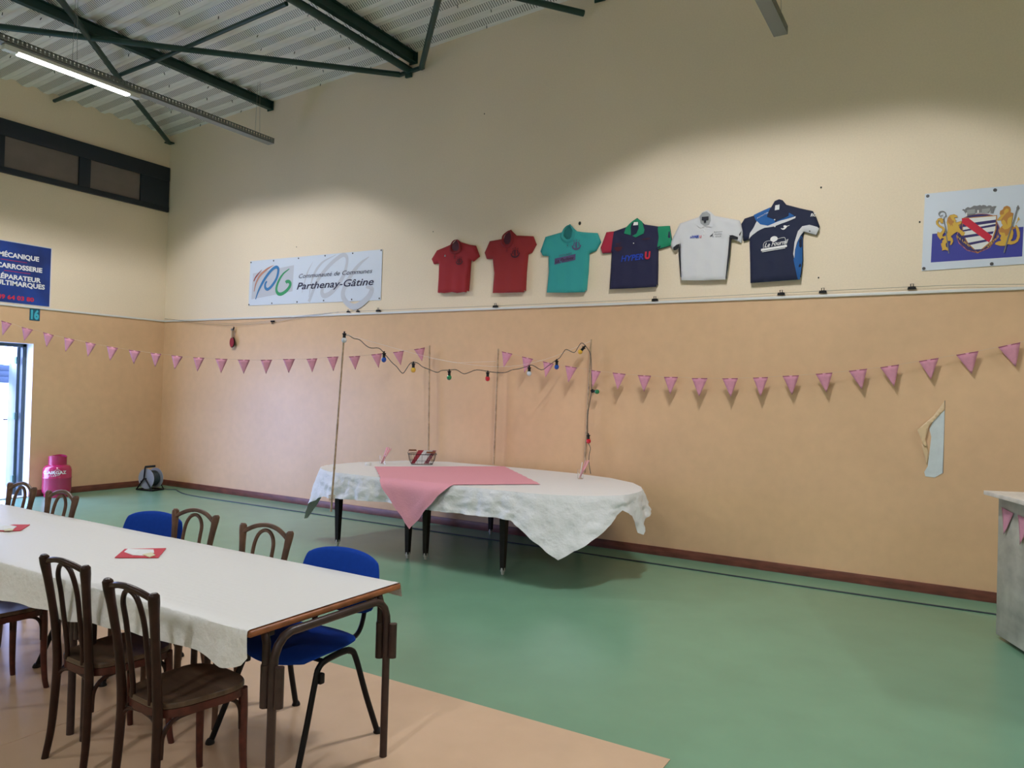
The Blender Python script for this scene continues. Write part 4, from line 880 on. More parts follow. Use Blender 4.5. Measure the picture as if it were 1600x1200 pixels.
CP = [(6.028,-2.075,2.225),(6.055,-2.054,2.226),(6.087,-2.012,2.196),(6.123,-1.966,2.186),(6.165,-1.914,2.13),(6.198,-1.872,2.107),(6.246,-1.81,2.11),(6.279,-1.765,2.062),(6.335,-1.706,1.971),(6.37,-1.665,1.926),(6.398,-1.634,1.875),(6.415,-1.613,1.862),(6.431,-1.592,1.897),(6.463,-1.551,1.972),(6.506,-1.499,1.975),(6.543,-1.458,1.937),(6.589,-1.406,1.912),(6.648,-1.338,1.882),(6.679,-1.302,1.904),(6.738,-1.235,1.912),(6.785,-1.183,1.918),(6.838,-1.126,1.878),(6.88,-1.079,1.894),(6.936,-1.017,1.925),(7.023,-.924,1.912),(7.082,-.862,1.904),(7.156,-.784,1.908),(7.205,-.732,1.938),(7.265,-.67,1.955),(7.32,-.61,1.982),(7.365,-.566,1.998),(7.439,-.494,1.95),(7.49,-.442,1.995),(7.545,-.37,2.06),(7.58,-.34,2.09),(7.611,-.317,2.15),(7.636,-.291,2.187),(7.701,-.229,2.155),(7.731,-.198,2.213),(7.757,-.172,2.265),(7.784,-.146,2.250),(7.813,-.12,2.204),(7.849,-.11,2.133),(7.861,-.11,1.99),(7.867,-.11,1.812),(7.872,-.11,1.727),(7.853,-.115,1.598),(7.836,-.115,1.455),(7.84,-.112,1.241),(7.843,-.11,1.17),(7.876,-.11,1.10),(7.862,-.11,1.014),(7.865,-.11,.922),(7.888,-.11,.815)]
fs = thing('festoon_light_string', 'black cable with ten coloured bulbs strung between the canes over the party table', 'string lights', (6.028, -2.09, 2.236))
OF = (6.028, -2.09, 2.236)
mb = MB(); mb.tube(smooth_path(CP, 3), .0038, 6); mb.build('cable', 'cable', fs, off=OF)
for p_, c_, k_ in BP:
    p = Vector(p_); d = {0: Vector((0, 0, -1)), 1: Vector((-.55, -.1, -.65)), 2: Vector((1, -.2, -.12)), 3: Vector((.12, -.1, -1))}[k_].normalized()
    q = d.to_track_quat('Z', 'Y').to_matrix().to_4x4(); Mx = Matrix.Translation(p) @ q
    mb = MB(); mb.lathe([(.006, -.028), (.009, -.024), (.009, -.010), (.022, -.007), (.022, .0), (.015, .005), (.015, .034), (.018, .038), (.012, .040)], (0, 0, 0), 14)
    bmesh.ops.transform(mb.bm, verts=mb.bm.verts, matrix=Mx); s_o = mb.build('socket', 'blackplastic', fs, off=OF)
    mb = MB(); mb.sphere((0, 0, .060), .0265, 16, (1, 1, 1.08)); bmesh.ops.transform(mb.bm, verts=mb.bm.verts, matrix=Mx)
    b_o = mb.build('bulb', BUL[c_], s_o, off=OF); b_o['label'] = '%s bulb' % c_
mb = MB(); P3 = [(6.03, -2.088, 2.235), (6.7, -1.4, 2.02), (7.1, -.80, 1.97), (7.45, -.43, 2.07), (7.83, -.09, 2.29)]
mb.tube(smooth_path(P3, 6), .0012, 5); tag(mb.build('support_line', 'white'), 'thin clear line stretched under the bulb cable', 'line')

# ------------------------------------------------------------------ bunting
def pennant(mb_, a_, b_, c_, nrm_, curl):
    a_, b_, c_ = Vector(a_), Vector(b_), Vector(c_); n_ = 5; rows = []
    for i in range(n_+1):
        t = i/n_; l_ = a_.lerp(c_, t); r_ = b_.lerp(c_, t); row = []
        kk = 4 if i < n_ else 0
        for j in range(kk+1):
            s = j/max(1, kk); p = l_.lerp(r_, s) if kk else c_.copy()
            p += nrm_*(curl*(t**2)*.02+.004*sin(s*pi)*(1-t))
            row.append(mb_.v(p))
        rows.append(row)
    for i in range(n_):
        A2, B2 = rows[i], rows[i+1]
        if len(B2) == 1:
            for j in range(len(A2)-1): mb_.f([A2[j], A2[j+1], B2[0]])
        else:
            for j in range(len(A2)-1): mb_.f([A2[j], A2[j+1], B2[j+1], B2[j]])
def bunting(name, label, flags, nrm_, ends, sag):
    loc = flags[0][0]; t = thing(name, label, 'bunting', loc)
    P = [ends[0]]
    for k, (a_, b_, c_) in enumerate(flags): P += [a_, b_]
    P.append(ends[1])
    P = [Vector(p)+nrm_*.002 for p in P if p]
    mb_ = MB(); mb_.tube(P, .0016, 5); mb_.build('string', 'string', t, off=loc)
    q = random.Random(5)
    for a_, b_, c_ in flags:
        mb_ = MB(); pennant(mb_, a_, b_, c_, nrm_, q.uniform(-.6, .6)); pn = mb_.build('pennant', 'pinkflag', t, off=loc, ang=80)
        pn.modifiers.new('thick', 'SOLIDIFY').thickness = .0015
        mb_ = MB(); A2, B2 = Vector(a_), Vector(b_); dn = (Vector(c_)-(A2+B2)/2).normalized()*.009
        s = nrm_*.0035
        mb_.f([mb_.v(p) for p in (A2+s, B2+s, B2+s+dn-(B2-A2)*.02, A2+s+dn+(B2-A2)*.02)]); hm = mb_.build('hem', 'hem', pn, off=loc, smooth=False)
        hm['label'] = 'darker folded hem'
fr_ = []
for y_, f in zip(DATA['fry'], DATA['fr']): fr_.append([(p[0], y_, p[1]) for p in f])
bunting('pennant_bunting', 'pink pennant bunting on the right half of the back wall', fr_, Vector((0, -1, 0)), [(6.618, -.10, 2.205), (12.1, -.02, 2.31)], 0)
fl_ = [[tuple(p) for p in f] for f in DATA['fl']]
nl = Vector((5.53, 3.2, 0)).normalized(); nl = Vector((nl.y, -nl.x, 0))
bunting('pennant_bunting', 'pink pennant bunting crossing the left corner of the hall', fl_, nl, [(.62, -2.94, 2.48), (5.585, -.08, 2.25)], 0)
mb = MB(); mb.tube([(.62, -2.94, 2.48), (.02, -3.29, 2.62)], .0016, 5); tag(mb.build('bunting_end_cord', 'string'), 'thread tying the left bunting to the left wall', 'cord')
mb = MB(); mb.tube([(5.585, -.095, 2.10), (6.0, -.1, 2.04), (6.6, -.1, 2.06)], .0012, 5); tag(mb.build('thin_thread', 'white'), 'faint thread between the two thin canes', 'cord')

# ------------------------------------------------------------------ things on the walls
def inside(p, poly):
    c_ = False; n_ = len(poly); x, y = p
    for i in range(n_):
        x1, y1 = poly[i]; x2, y2 = poly[(i+1) % n_]
        if (y1 > y) != (y2 > y) and x < (x2-x1)*(y-y1)/(y2-y1)+x1: c_ = not c_
    return c_
def segd(p, poly):
    b_ = 9; P = Vector(p)
    for i in range(len(poly)):
        a_, c_ = Vector(poly[i]), Vector(poly[(i+1) % len(poly)]); ab = c_-a_
        t = max(0, min(1, (P-a_).dot(ab)/max(1e-9, ab.dot(ab)))); b_ = min(b_, (P-a_-ab*t).length)
    return b_
def resample(poly, step):
    out = []
    for i in range(len(poly)):
        a_, b_ = Vector(poly[i]), Vector(poly[(i+1) % len(poly)]); k = max(1, int((b_-a_).length/step))
        for j in range(k): out.append(tuple(a_.lerp(b_, j/k)))
    return out
def jersey_depth(x, z, poly, ztop, zbot, seed):
    t = max(0, min(1, (ztop-z)/(ztop-zbot))); d = segd((x, z), poly)
    e = min(1, d/.035); e = sqrt(max(0, 1-(1-e)**2))
    f = .010+.048*t + .018*e
    f += (.006*sin(x*38+seed)*t + .005*noise.noise(Vector((x*9, z*6, seed))) + .004*sin((x+z)*30+seed)*(1-t))*e
    return f
def jersey(key, mt, name, label, parts, seed):
    poly = DATA[key]; ztop = max(p[1] for p in poly); zbot = min(p[1] for p in poly); cx = sum(p[0] for p in poly)/len(poly)
    loc = (cx, 0, zbot); t = thing('polo_shirt', label, 'shirt', loc, group='polo shirts pinned to the upper back wall')
    def cloth(nm_, pl, m_, lift, back=False, lab=None):
        rp = resample(pl, .022); xs_ = [p[0] for p in pl]; zs_ = [p[1] for p in pl]
        pts = [Vector(p) for p in rp]; n0 = len(pts)
        st = .026; x = min(xs_)+st/2
        while x < max(xs_):
            z = min(zs_)+st/2
            while z < max(zs_):
                if inside((x, z), pl) and segd((x, z), pl) > .010: pts.append(Vector((x, z)))
                z += st
            x += st
        res = geometry.delaunay_2d_cdt(pts, [(i, (i+1) % n0) for i in range(n0)], [], 1, 1e-5)
        vs, fs_ = res[0], res[2]; mb_ = MB()
        F = [mb_.v((v.x, -jersey_depth(v.x, v.y, poly, ztop, zbot, seed)-lift, v.y)) for v in vs]
        for f in fs_: mb_.f([F[i] for i in f])
        if back:
            for f in fs_: pass
            rim = [mb_.v((p[0], -.006, p[1])) for p in rp]
            idx = {}
            for i, v in enumerate(vs): idx[(round(v.x, 4), round(v.y, 4))] = i
            ids = [idx.get((round(p[0], 4), round(p[1], 4))) for p in rp]
            for i in range(n0):
                a_, b_ = ids[i], ids[(i+1) % n0]
                if a_ is None or b_ is None: continue
                if (rp[i][1] < zbot+.04 and rp[(i+1) % n0][1] < zbot+.04): continue
                mb_.f([F[a_], F[b_], rim[(i+1) % n0], rim[i]])
        o = mb_.build(nm_, m_, t, off=loc, ang=70)
        if lab: o['label'] = lab
        return o
    body = cloth('jersey_body', poly, mt, 0, back=True)
    for nm_, pl, m_, lift, lab in parts: cloth(nm_, DATA[pl], m_, lift, lab=lab)  # neck_opening patches carry the collar's inner shade as a darker colour
    fm = lambda u, v: (u-loc[0], -jersey_depth(u, v, poly, ztop, zbot, seed)-.0075-loc[1], v-loc[2])
    return t, fm
def stamp_anchor(t, fm, x, z, s, mt):
    """small round club emblem: ball over an arc with two side figures"""
    mb_ = MB(); 
    ribbon(mb_, [(x-s, z-.2*s), (x-.7*s, z-.8*s), (x, z-1.05*s), (x+.7*s, z-.8*s), (x+s, z-.2*s)], [.01*s/.05, .02*s/.05, .012*s/.05], fm, 5)
    ribbon(mb_, [(x, z-.8*s), (x-.1*s, z-.1*s), (x, z+.5*s)], [.016*s/.05, .02*s/.05, .014*s/.05], fm, 4)
    for dx in (-.55, .55): ribbon(mb_, [(x+dx*s, z-.4*s), (x+dx*s*1.1, z+.1*s), (x+dx*s*.7, z+.4*s)], [.010*s/.05]*2, fm, 3)
    for dx, dz in ((-.6, .7), (0, .85), (.6, .7)): flatpoly(mb_, [(x+dx*s+.12*s*cos(a_), z+dz*s+.12*s*sin(a_)) for a_ in [k*pi/4 for k in range(8)]], fm)
    mb_.build('club_emblem', mt, t, smooth=False, merge=False)
M['redrib'] = mat('red_rib_collar', (.24, .014, .020), .8); M['tealrib'] = mat('teal_rib_collar', (.03, .29, .29), .8); M['tealshade'] = mat('teal_inside_shaded', (.012, .15, .15), .85)  # last one is a darker teal painting the shade inside the collar
def neckband(t, key, nkey, mt, seed):
    """ribbed collar standing round the neck opening, with two points and a short placket"""
    poly = DATA[key]; nk = DATA[nkey]; ztop = max(p[1] for p in poly); zbot = min(p[1] for p in poly); loc = t.location
    cx = sum(p[0] for p in nk)/len(nk); cz = sum(p[1] for p in nk)/len(nk); zt = max(p[1] for p in nk); zb = min(p[1] for p in nk)
    P = [Vector((p[0], p[1], 0)) for p in nk]; P = smooth_path(P, 4, closed=True); mb_ = MB(); A_ = []; B_ = []; C_ = []
    for p in P:
        d = Vector((p.x-cx, p.y-cz)).normalized(); low = 1-(p.y-zb)/(zt-zb)
        w_ = .016+.024*low
        q = (p.x+d.x*w_*1.25, min(p.y+d.y*w_, ztop-.004))
        dp = jersey_depth(p.x, p.y, poly, ztop, zbot, seed); dq = jersey_depth(q[0], q[1], poly, ztop, zbot, seed)
        A_.append(mb_.v((p.x, -dp-.010, p.y))); B_.append(mb_.v(((p.x+q[0])/2, -max(dp, dq)-.020, (p.y+q[1])/2))); C_.append(mb_.v((q[0], -dq-.006, q[1])))
    n_ = len(P)
    for R1, R2 in ((A_, B_), (B_, C_)):
        for i in range(n_): mb_.f([R1[i], R1[(i+1) % n_], R2[(i+1) % n_], R2[i]])
    mb_.build('collar', mt, t, off=loc, ang=70)
    mb_ = MB(); fq = lambda u, v: (u-loc[0], -jersey_depth(u, v, poly, ztop, zbot, seed)-.006, v-loc[2])
    flatpoly(mb_, [(cx-.013, zb-.10), (cx+.013, zb-.10), (cx+.013, zb-.01), (cx-.013, zb-.01)], fq); pk = mb_.build('placket', mt, t, smooth=False)
    for k_ in (.035, .075):
        mb_ = MB(); c_ = fq(cx, zb-k_); mb_.sphere((c_[0], c_[1]-.001, c_[2]), .005, 8, (1, .4, 1)); mb_.build('button', 'inkdr', pk)
def buttons(t, fm, P, mt='inkw'):
    for x, z in P:
        mb_ = MB(); c = fm(x, z); mb_.sphere((c[0], c[1], c[2]), .007, 8, (1, .4, 1)); mb_.build('button', mt, t)
def ctr(k, fu, fv):
    P = DATA[k]; xs_ = [p[0] for p in P]; zs_ = [p[1] for p in P]; return lerp(min(xs_), max(xs_), fu), lerp(min(zs_), max(zs_), fv)
A2W = lambda a_, b_: None

t, fm = jersey('s1', 'red', '', 'smallest polo shirt, crimson, leftmost of the shirts on the wall', [('neck_opening', 's1n', 'inkdr', .0035, 'inside of collar, shade painted dark')], 1); neckband(t, 's1', 's1n', 'redrib', 1)
x, z = ctr('s1', .62, .60); stamp_anchor(t, fm, x, z, .048, 'inkdr'); x, z = ctr('s1', .31, .705)
mb = MB(); flatpoly(mb, [(x-.016, z-.010), (x+.016, z-.010), (x, z+.022)], fm); mb.build('badge', 'dot', t, smooth=False)
t, fm = jersey('s2', 'red2', '', 'faded dark red polo shirt, second from the left on the wall', [('neck_opening', 's2n', 'inkdr', .0035, 'inside of collar, shade painted dark')], 2); neckband(t, 's2', 's2n', 'redrib', 2)
x, z = ctr('s2', .63, .63); stamp_anchor(t, fm, x, z, .058, 'inkdr')
t, fm = jersey('s3', 'teal', '', 'teal polo shirt with a dark lettered bar across the chest', [('neck_opening', 's3n', 'tealshade', .0035, 'inside of collar, shade painted dark')], 3); neckband(t, 's3', 's3n', 'tealrib', 3)
x, z = ctr('s3', .625, .69); stamp_anchor(t, fm, x, z, .055, 'inkpurple')
x0_, z0_ = ctr('s3', .27, .462); x1_, _ = ctr('s3', .62, .46)
mb = MB(); sl = .045; flatpoly(mb, [(x0_, z0_-.035), (x1_, z0_-.035+sl*(x1_-x0_)*3), (x1_, z0_+.035+sl*(x1_-x0_)*3), (x0_, z0_+.035)], fm); mb.build('chest_bar', 'inkpurple', t, smooth=False)
fm2 = lambda u, v: (lambda p: (p[0], p[1]-.003, p[2]))(fm(u, v))
lettering('sponsor_lettering', 'La Paillote', fm2, (x1_-x0_)*.88, .036, 'inkdr', t, shear=.3, u0=x0_+.012, v0=z0_-.016, slope=.13)
lettering('sponsor_lettering', 'RESTAURANT', fm, (x1_-x0_)*.6, .020, 'inkpurple', t, u0=x0_+.06, v0=z0_+.052, slope=.13)
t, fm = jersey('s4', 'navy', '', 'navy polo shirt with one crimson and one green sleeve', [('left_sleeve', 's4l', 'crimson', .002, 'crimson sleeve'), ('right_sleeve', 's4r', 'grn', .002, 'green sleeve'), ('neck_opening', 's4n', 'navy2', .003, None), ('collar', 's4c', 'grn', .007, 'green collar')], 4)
x0_, z0_ = ctr('s4', .32, .385)
lettering('sponsor_lettering', 'HYPER', fm, .262, .062, 'inkb', t, shear=.18, bold=.03, u0=x0_, v0=z0_, slope=.04)
lettering('sponsor_lettering', 'U', fm, .062, .075, 'inkr', t, bold=.06, u0=x0_+.275, v0=z0_+.012)
x, z = ctr('s4', .27, .60); mb = MB(); flatpoly(mb, [(x+.048*cos(a_), z+.05*sin(a_)) for a_ in [pi+k*pi/8 for k in range(9)]], fm); mb.build('club_emblem', 'inkdr', t, smooth=False)
lettering('emblem_letters', 'MJC', fm, .06, .035, 'inkdr', t, u0=x-.03, v0=z+.012)
x, z = ctr('s4', .60, .665); lettering('small_lettering', 'YONEX', fm, .095, .020, 'inkdr', t, bold=.02, u0=x, v0=z, slope=.05)
P = DATA['s4']; x, z = ctr('s4', .488, .635); buttons(t, fm, [(x, z)]); 
mb = MB(); x, z = ctr('s4', .505, .905); flatpoly(mb, [(x-.028, z-.012), (x+.028, z-.012), (x+.024, z+.022), (x-.020, z+.024)], lambda u, v: (lambda p: (p[0], p[1]-.004, p[2]))(fm(u, v))); mb.build('neck_label', 'inkw', t, smooth=False)
t, fm = jersey('s5', 'jwhite', '', 'white polo shirt with black side panels', [('side_panel', 's5pl', 'jblack', .002, 'black side panel'), ('side_panel', 's5pr', 'jblack', .002, 'black side panel'), ('neck_opening', 's5n', 'cgrey2', .003, None), ('collar', 's5c', 'jwhite', .008, None)], 5)  # grey neck patch paints the shade inside the white collar
def W5(a_, b_):  # crop position on the white shirt, as fraction of its box
    P = DATA['s5']; return lerp(min(p[0] for p in P), max(p[0] for p in P), (a_-520)/(1028-520)), lerp(max(p[1] for p in P), min(p[1] for p in P), (b_-168)/(662-168))
x, z = W5(668, 362); lettering('sponsor_lettering', 'HYPER', fm, .095, .024, 'inkb', t, bold=.03, shear=.15, u0=x, v0=z); lettering('sponsor_lettering', 'U', fm, .02, .024, 'inkr', t, bold=.04, u0=x+.102, v0=z)
x, z = W5(672, 350); lettering('small_lettering', 'Parthenay', fm, .08, .012, 'inkb', t, u0=x+.01, v0=z+.006)
x, z = W5(805, 358); mb = MB(); flatpoly(mb, [(x, z), (x+.03, z+.004), (x+.034, z+.034), (x+.022, z+.018)], fm); flatpoly(mb, [(x+.03, z-.008), (x+.04, z-.012), (x+.036, z+.006)], fm); mb.build('player_emblem', 'inkk', t, smooth=False)
for k, s in enumerate(('Badminton', 'Gatine', 'Club')): lettering('small_lettering', s, fm, .085-.012*k, .012, 'dot', t, u0=x+.045+.008*k, v0=z+.036-.024*k)
x, z = W5(770, 232); mb = MB(); f3 = lambda u, v: (lambda p: (p[0], p[1]-.006, p[2]))(fm(u, v)); flatpoly(mb, [(x-.036, z-.014), (x+.036, z-.014), (x+.036, z+.022), (x-.036, z+.022)], f3); flatpoly(mb, [(x-.012, z-.040), (x+.012, z-.040), (x+.012, z-.014), (x-.012, z-.014)], f3); mb.build('neck_label', 'inkk', t, smooth=False)
buttons(t, fm, [W5(765, 340), W5(763, 312)])
# black underarm lining on both sleeves, black mark at right cuff
mb = MB(); flatpoly(mb, [W5(548, 415), W5(572, 398), W5(592, 392), W5(590, 420), W5(570, 436), W5(552, 436)], fm); mb.build('sleeve_lining', 'jblack', t, smooth=False)
mb = MB(); flatpoly(mb, [W5(940, 362), W5(962, 362), W5(998, 378), W5(996, 395), W5(950, 386)], fm); mb.build('sleeve_lining', 'jblack', t, smooth=False)
mb = MB(); flatpoly(mb, [W5(1005, 360), W5(1020, 335), W5(1016, 352), W5(1008, 372)], fm); mb.build('cuff_mark', 'inkk', t, smooth=False)
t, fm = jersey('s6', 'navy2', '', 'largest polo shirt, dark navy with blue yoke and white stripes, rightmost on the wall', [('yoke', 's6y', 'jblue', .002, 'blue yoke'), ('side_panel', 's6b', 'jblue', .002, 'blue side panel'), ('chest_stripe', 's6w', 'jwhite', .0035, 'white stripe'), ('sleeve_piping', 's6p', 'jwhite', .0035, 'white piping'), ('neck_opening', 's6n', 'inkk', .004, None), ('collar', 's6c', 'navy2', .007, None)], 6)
def W6(a_, b_):
    P = DATA['s6']; return lerp(min(p[0] for p in P), max(p[0] for p in P), (a_-1013)/(1557-1013)), lerp(max(p[1] for p in P), min(p[1] for p in P), (b_-92)/(680-92))
mb = MB(); ribbon(mb, [W6(1183, 440), W6(1184, 405), W6(1205, 388), W6(1255, 385), W6(1310, 372), W6(1332, 378), W6(1334, 425)], [.004, .004], fm, 5)
c_ = W6(1255, 377); flatpoly(mb, [(c_[0]+.036*cos(a_), c_[1]+.028*sin(a_)) for a_ in [k*pi/8 for k in range(16)]], fm)
flatpoly(mb, [W6(1167, 442), W6(1345, 424), W6(1347, 440), W6(1168, 458)], fm); flatpoly(mb, [W6(1175, 461), W6(1335, 445), W6(1335, 449), W6(1175, 466)], fm); mb.build('sponsor_frame', 'inkw', t, smooth=False)
x, z = W6(1190, 432); lettering('sponsor_lettering', 'Le Fournil', fm, .225, .044, 'inkw', t, shear=.35, bold=.015, u0=x, v0=z, slope=.10)
x, z = W6(1130, 218); lettering('small_lettering', 'BADMINTON', fm, .105, .014, 'inkw', t, u0=x, v0=z-.005, slope=.45)
x, z = W6(1498, 240); lettering('brand_mark', 'RC', fm, .05, .030, 'inkw', t, bold=.03, shear=.3, u0=x, v0=z)
mb = MB(); x, z = W6(1300, 300); ribbon(mb, [(x, z-.008), (x+.025, z-.016), (x+.05, z+.006), (x+.03, z+.014), (x+.035, z+.004), (x+.08, z+.016)], [.004, .018, .012, .008, .004], fm, 6); mb.build('bird_emblem', 'inkw', t, smooth=False)
buttons(t, fm, [W6(1255, 240), W6(1258, 288)])
f3 = lambda u, v: (lambda p: (p[0], p[1]-.006, p[2]))(fm(u, v)); mb = MB(); flatpoly(mb, [W6(1253, 173), W6(1285, 171), W6(1287, 136), W6(1256, 138)], f3); mb.build('neck_label', 'inkw', t, smooth=False)

# banner with the community logo
P = DATA['gb']; loc = (P[3][0], 0, P[3][1]); t = thing('printed_banner', 'white banner with coloured logo and black lettering, left on the back wall', 'banner', loc)
mb = MB(); mb.prism(P, lambda u, v, d: (u, d, v), -.0085, -.002); mb.build('banner_panel', 'panelw', t, off=loc, smooth=False)
fa = lambda k: (lambda u, v: (u-loc[0], -.0092-.0006*k, v-loc[2]))
mb = MB(); flatpoly(mb, DATA['ggrey'], fa(0))
for key, wd in (('gw1', [.004, .028, .010]), ('gw2', [.006, .045, .012])): ribbon(mb, DATA[key], wd, fa(0), 6)
ribbon(mb, DATA['gw3'], [.05, .06, .06, .045, .07, .07, .05], fa(1), 6); ribbon(mb, DATA['gw4'], [.012, .06, .07, .08, .09, .08, .03], fa(2), 6)
mb.build('logo_shadow', 'panelg', t, smooth=False)
for key, wd, mt in (('red', [.006, .026, .020], 'lg_red'), ('orange', [.004, .034, .036, .024, .014], 'lg_or'), ('blue', [.014, .046, .046, .044, .044, .044, .044, .030], 'lg_bl'), ('green', [.012, .036, .044, .05, .05, .05, .05, .05], 'lg_gr')):
    mb = MB(); ribbon(mb, DATA['gs'][key], wd, fa(4), 7); mb.build('logo_stroke', mt, t, smooth=False)
for key, s, h_, bo in (('gt1', 'Communauté de Communes', .062, .0), ('gt2', 'Parthenay-Gâtine', .098, .012)):
    a_, b_ = DATA[key]; lettering('banner_lettering', s, fa(5), b_[0]-a_[0], h_, 'inkn', t, shear=.28, bold=bo, u0=a_[0], v0=a_[1], slope=(b_[1]-a_[1])/(b_[0]-a_[0]))
for x, z in DATA['gdots']:
    mb = MB(); mb.tube([(x, -.0085, z), (x, -.013, z)], .011, 10); mb.build('eyelet', 'dot', t, off=loc)

# heraldic banner
P = list(DATA['kb']); k_ = (12.06-P[0][0])/(P[1][0]-P[0][0])
P[1] = (12.10, P[0][1]+.00); P[2] = (12.12, P[3][1]+.02)
loc = (P[3][0], 0, P[3][1]); t = thing('heraldic_banner', 'white banner with a coat of arms over a blue block, right on the back wall', 'banner', loc)
mb = MB(); mb.prism(P, lambda u, v, d: (u, d, v), -.0085, -.002); mb.build('banner_panel', 'panelw', t, off=loc, smooth=False)
def lay(nm_, pls, mt, k):
    mb_ = MB()
    for q in pls: flatpoly(mb_, q, fa(k))
    return mb_.build(nm_, mt, t, smooth=False)
def fa(k): return lambda u, v: (u-loc[0], -.0092-.0007*k, v-loc[2])
lay('blue_block', [DATA['kblue']], 'crblue', 0)
lay('motto_scroll_edge', [[(p[0], p[1]) for p in DATA['krim']]], 'leafpat', 1)
def shrink(P, s): 
    cx = sum(p[0] for p in P)/len(P); cz = sum(p[1] for p in P)/len(P); return [(cx+(p[0]-cx)*s, cz+(p[1]-cz)*s) for p in P]
lay('motto_scroll', [shrink(DATA['krim'], .955)], 'crnavy', 2)
def KW(a_, b_):
    P0 = DATA['kdots']; # affine from known eyelets
    u = P0[0][0]+(a_-313)*(P0[1][0]-P0[0][0])/(977-313); v = P0[0][1]+(b_-293+(a_-313)*.092)*(P0[2][1]-P0[0][1])/(1007-293-4); return u, v
lay('shield_border', [DATA['ksh']], 'gold2', 6); lay('shield_field', [shrink(DATA['kshi'], .985)], 'inkw', 7); lay('shield_bars', DATA['kst'], 'crnavy', 8); lay('shield_bend', [DATA['kred']], 'inkr', 9)
lay('lion_supporter', [DATA['lion']], 'gold', 10); lay('siren_supporter', [DATA['mer'], DATA['merarrow']], 'gold', 5)
lay('lion_mane', [DATA['mane']], 'gold2', 11); lay('siren_hair', [DATA['merhair'], DATA['merbelt']], 'gold2', 6)
mb = MB()
for key, kk in (('lion', 12), ('mer', 7)):
    ribbon(mb, DATA[key]+[DATA[key][0]], [.0022, .0022], fa(kk), 1)
mb.build('supporter_outline', 'gold2', t, smooth=False)
lay('mural_crown', [DATA['cr2']], 'cgrey', 6)
mb = MB()
for a_, b_ in ((707, 468), (820, 442), (932, 446)):
    x, z = KW(a_, b_); flatpoly(mb, [(x-.005, z-.014), (x+.005, z-.014), (x+.005, z+.014), (x-.005, z+.014)], fa(7))
mb.build('crown_windows', 'inkw', t, smooth=False)
mb = MB()
for a_, b_ in ((750, 440), (895, 430)):
    x, z = KW(a_, b_); flatpoly(mb, [(x-.03, z-.022), (x+.03, z-.020), (x+.03, z+.018), (x-.03, z+.016)], fa(7))
mb.build('crown_blocks', 'cgrey2', t, smooth=False)
mb = MB(); ribbon(mb, [KW(*p) for p in [(470, 480), (445, 490), (430, 470), (440, 450), (470, 443), (498, 460), (500, 490), (482, 515), (500, 600), (520, 720), (540, 850)]], [.008]*2, fa(13), 4); mb.build('crosier', 'cgrey', t, smooth=False)
mb = MB(); ribbon(mb, [KW(*p) for p in [(1196, 385), (1160, 520), (1120, 650), (1075, 825)]], [.009]*2, fa(13), 4); flatpoly(mb, [KW(1198, 375), KW(1212, 410), KW(1190, 430), KW(1180, 405)], fa(9)); mb.build('spear', 'cgrey', t, smooth=False)
mb = MB()
for q in ([(615, 700), (640, 765), (680, 800), (720, 830)], ): pass
x, z = KW(612, 690)
lettering('motto_lettering', 'IN UNI', fa(10), .10, .020, 'gold', t, bold=.02, u0=x, v0=z, slope=-.95); x, z = KW(915, 790); lettering('motto_lettering', 'VIRTUS', fa(10), .085, .020, 'gold', t, bold=.02, u0=x, v0=z, slope=1.1)
mb.bm.free()
for x, z in DATA['kdots']:
    mb = MB(); mb.tube([(x, -.0085, z), (x, -.013, z)], .014, 14); o = mb.build('eyelet', 'dot', t, off=loc)

# blue garage banner on the left wall
P = DATA['rb']; yR, yL = -1.995, -3.35
zb0, zt0 = 2.727, 3.378
RB = DATA['rb']
zb0 = RB[1][1]; zt0 = RB[0][1]; yR = (RB[0][0]+RB[1][0])/2; yL = yR-1.02
loc = (0, yR, zb0); t = thing('printed_banner', 'deep blue banner with white and red lettering on the left wall', 'banner', loc)
mb = MB(); mb.box((.006, (yR+yL)/2, (zb0+zt0)/2), (.008, yR-yL, zt0-zb0)); mb.build('banner_panel', 'bansky', t, off=loc, smooth=False)
mb = MB(); mb.box((.0035, (yR+yL)/2, (zb0+zt0)/2), (.004, yR-yL+.024, zt0-zb0+.02)); mb.build('banner_border', 'panelw', t, off=loc, smooth=False)
fl = lambda u, v: (.0112, u-loc[1], v-loc[2])
RT = DATA['rt']; hh = .064
def rlet(s, key, mt, frac_w, h_=hh, yl=None):
    a_, b_ = RT[key]; y1 = b_[0]; z_ = (a_[1]+b_[1])/2-h_/2
    wd = frac_w; lettering('banner_lettering', s, fl, wd, h_, mt, t, bold=.035, u0=y1-wd, v0=z_)
rlet('MÉCANIQUE', 'mec', 'inkw', .53); rlet('CARROSSERIE', 'car', 'inkw', .60); rlet('RÉPARATEUR', 'rep', 'inkw', .585); rlet('MULTIMARQUES', 'mul', 'inkw', .71); rlet('05 49 64 03 80', 'tel', 'inkr', .60, .056)
for key, key2 in (('mec', 'car'), ('car', 'rep')):
    z_ = (RT[key][1][1]+RT[key2][1][1])/2; ye_ = RT[key][1][0]-.16
    mb = MB(); flatpoly(mb, [(ye_-.34, z_-.003), (ye_, z_-.003), (ye_, z_+.003), (ye_-.34, z_+.003)], fl); mb.build('divider_line', 'inkr', t, smooth=False)
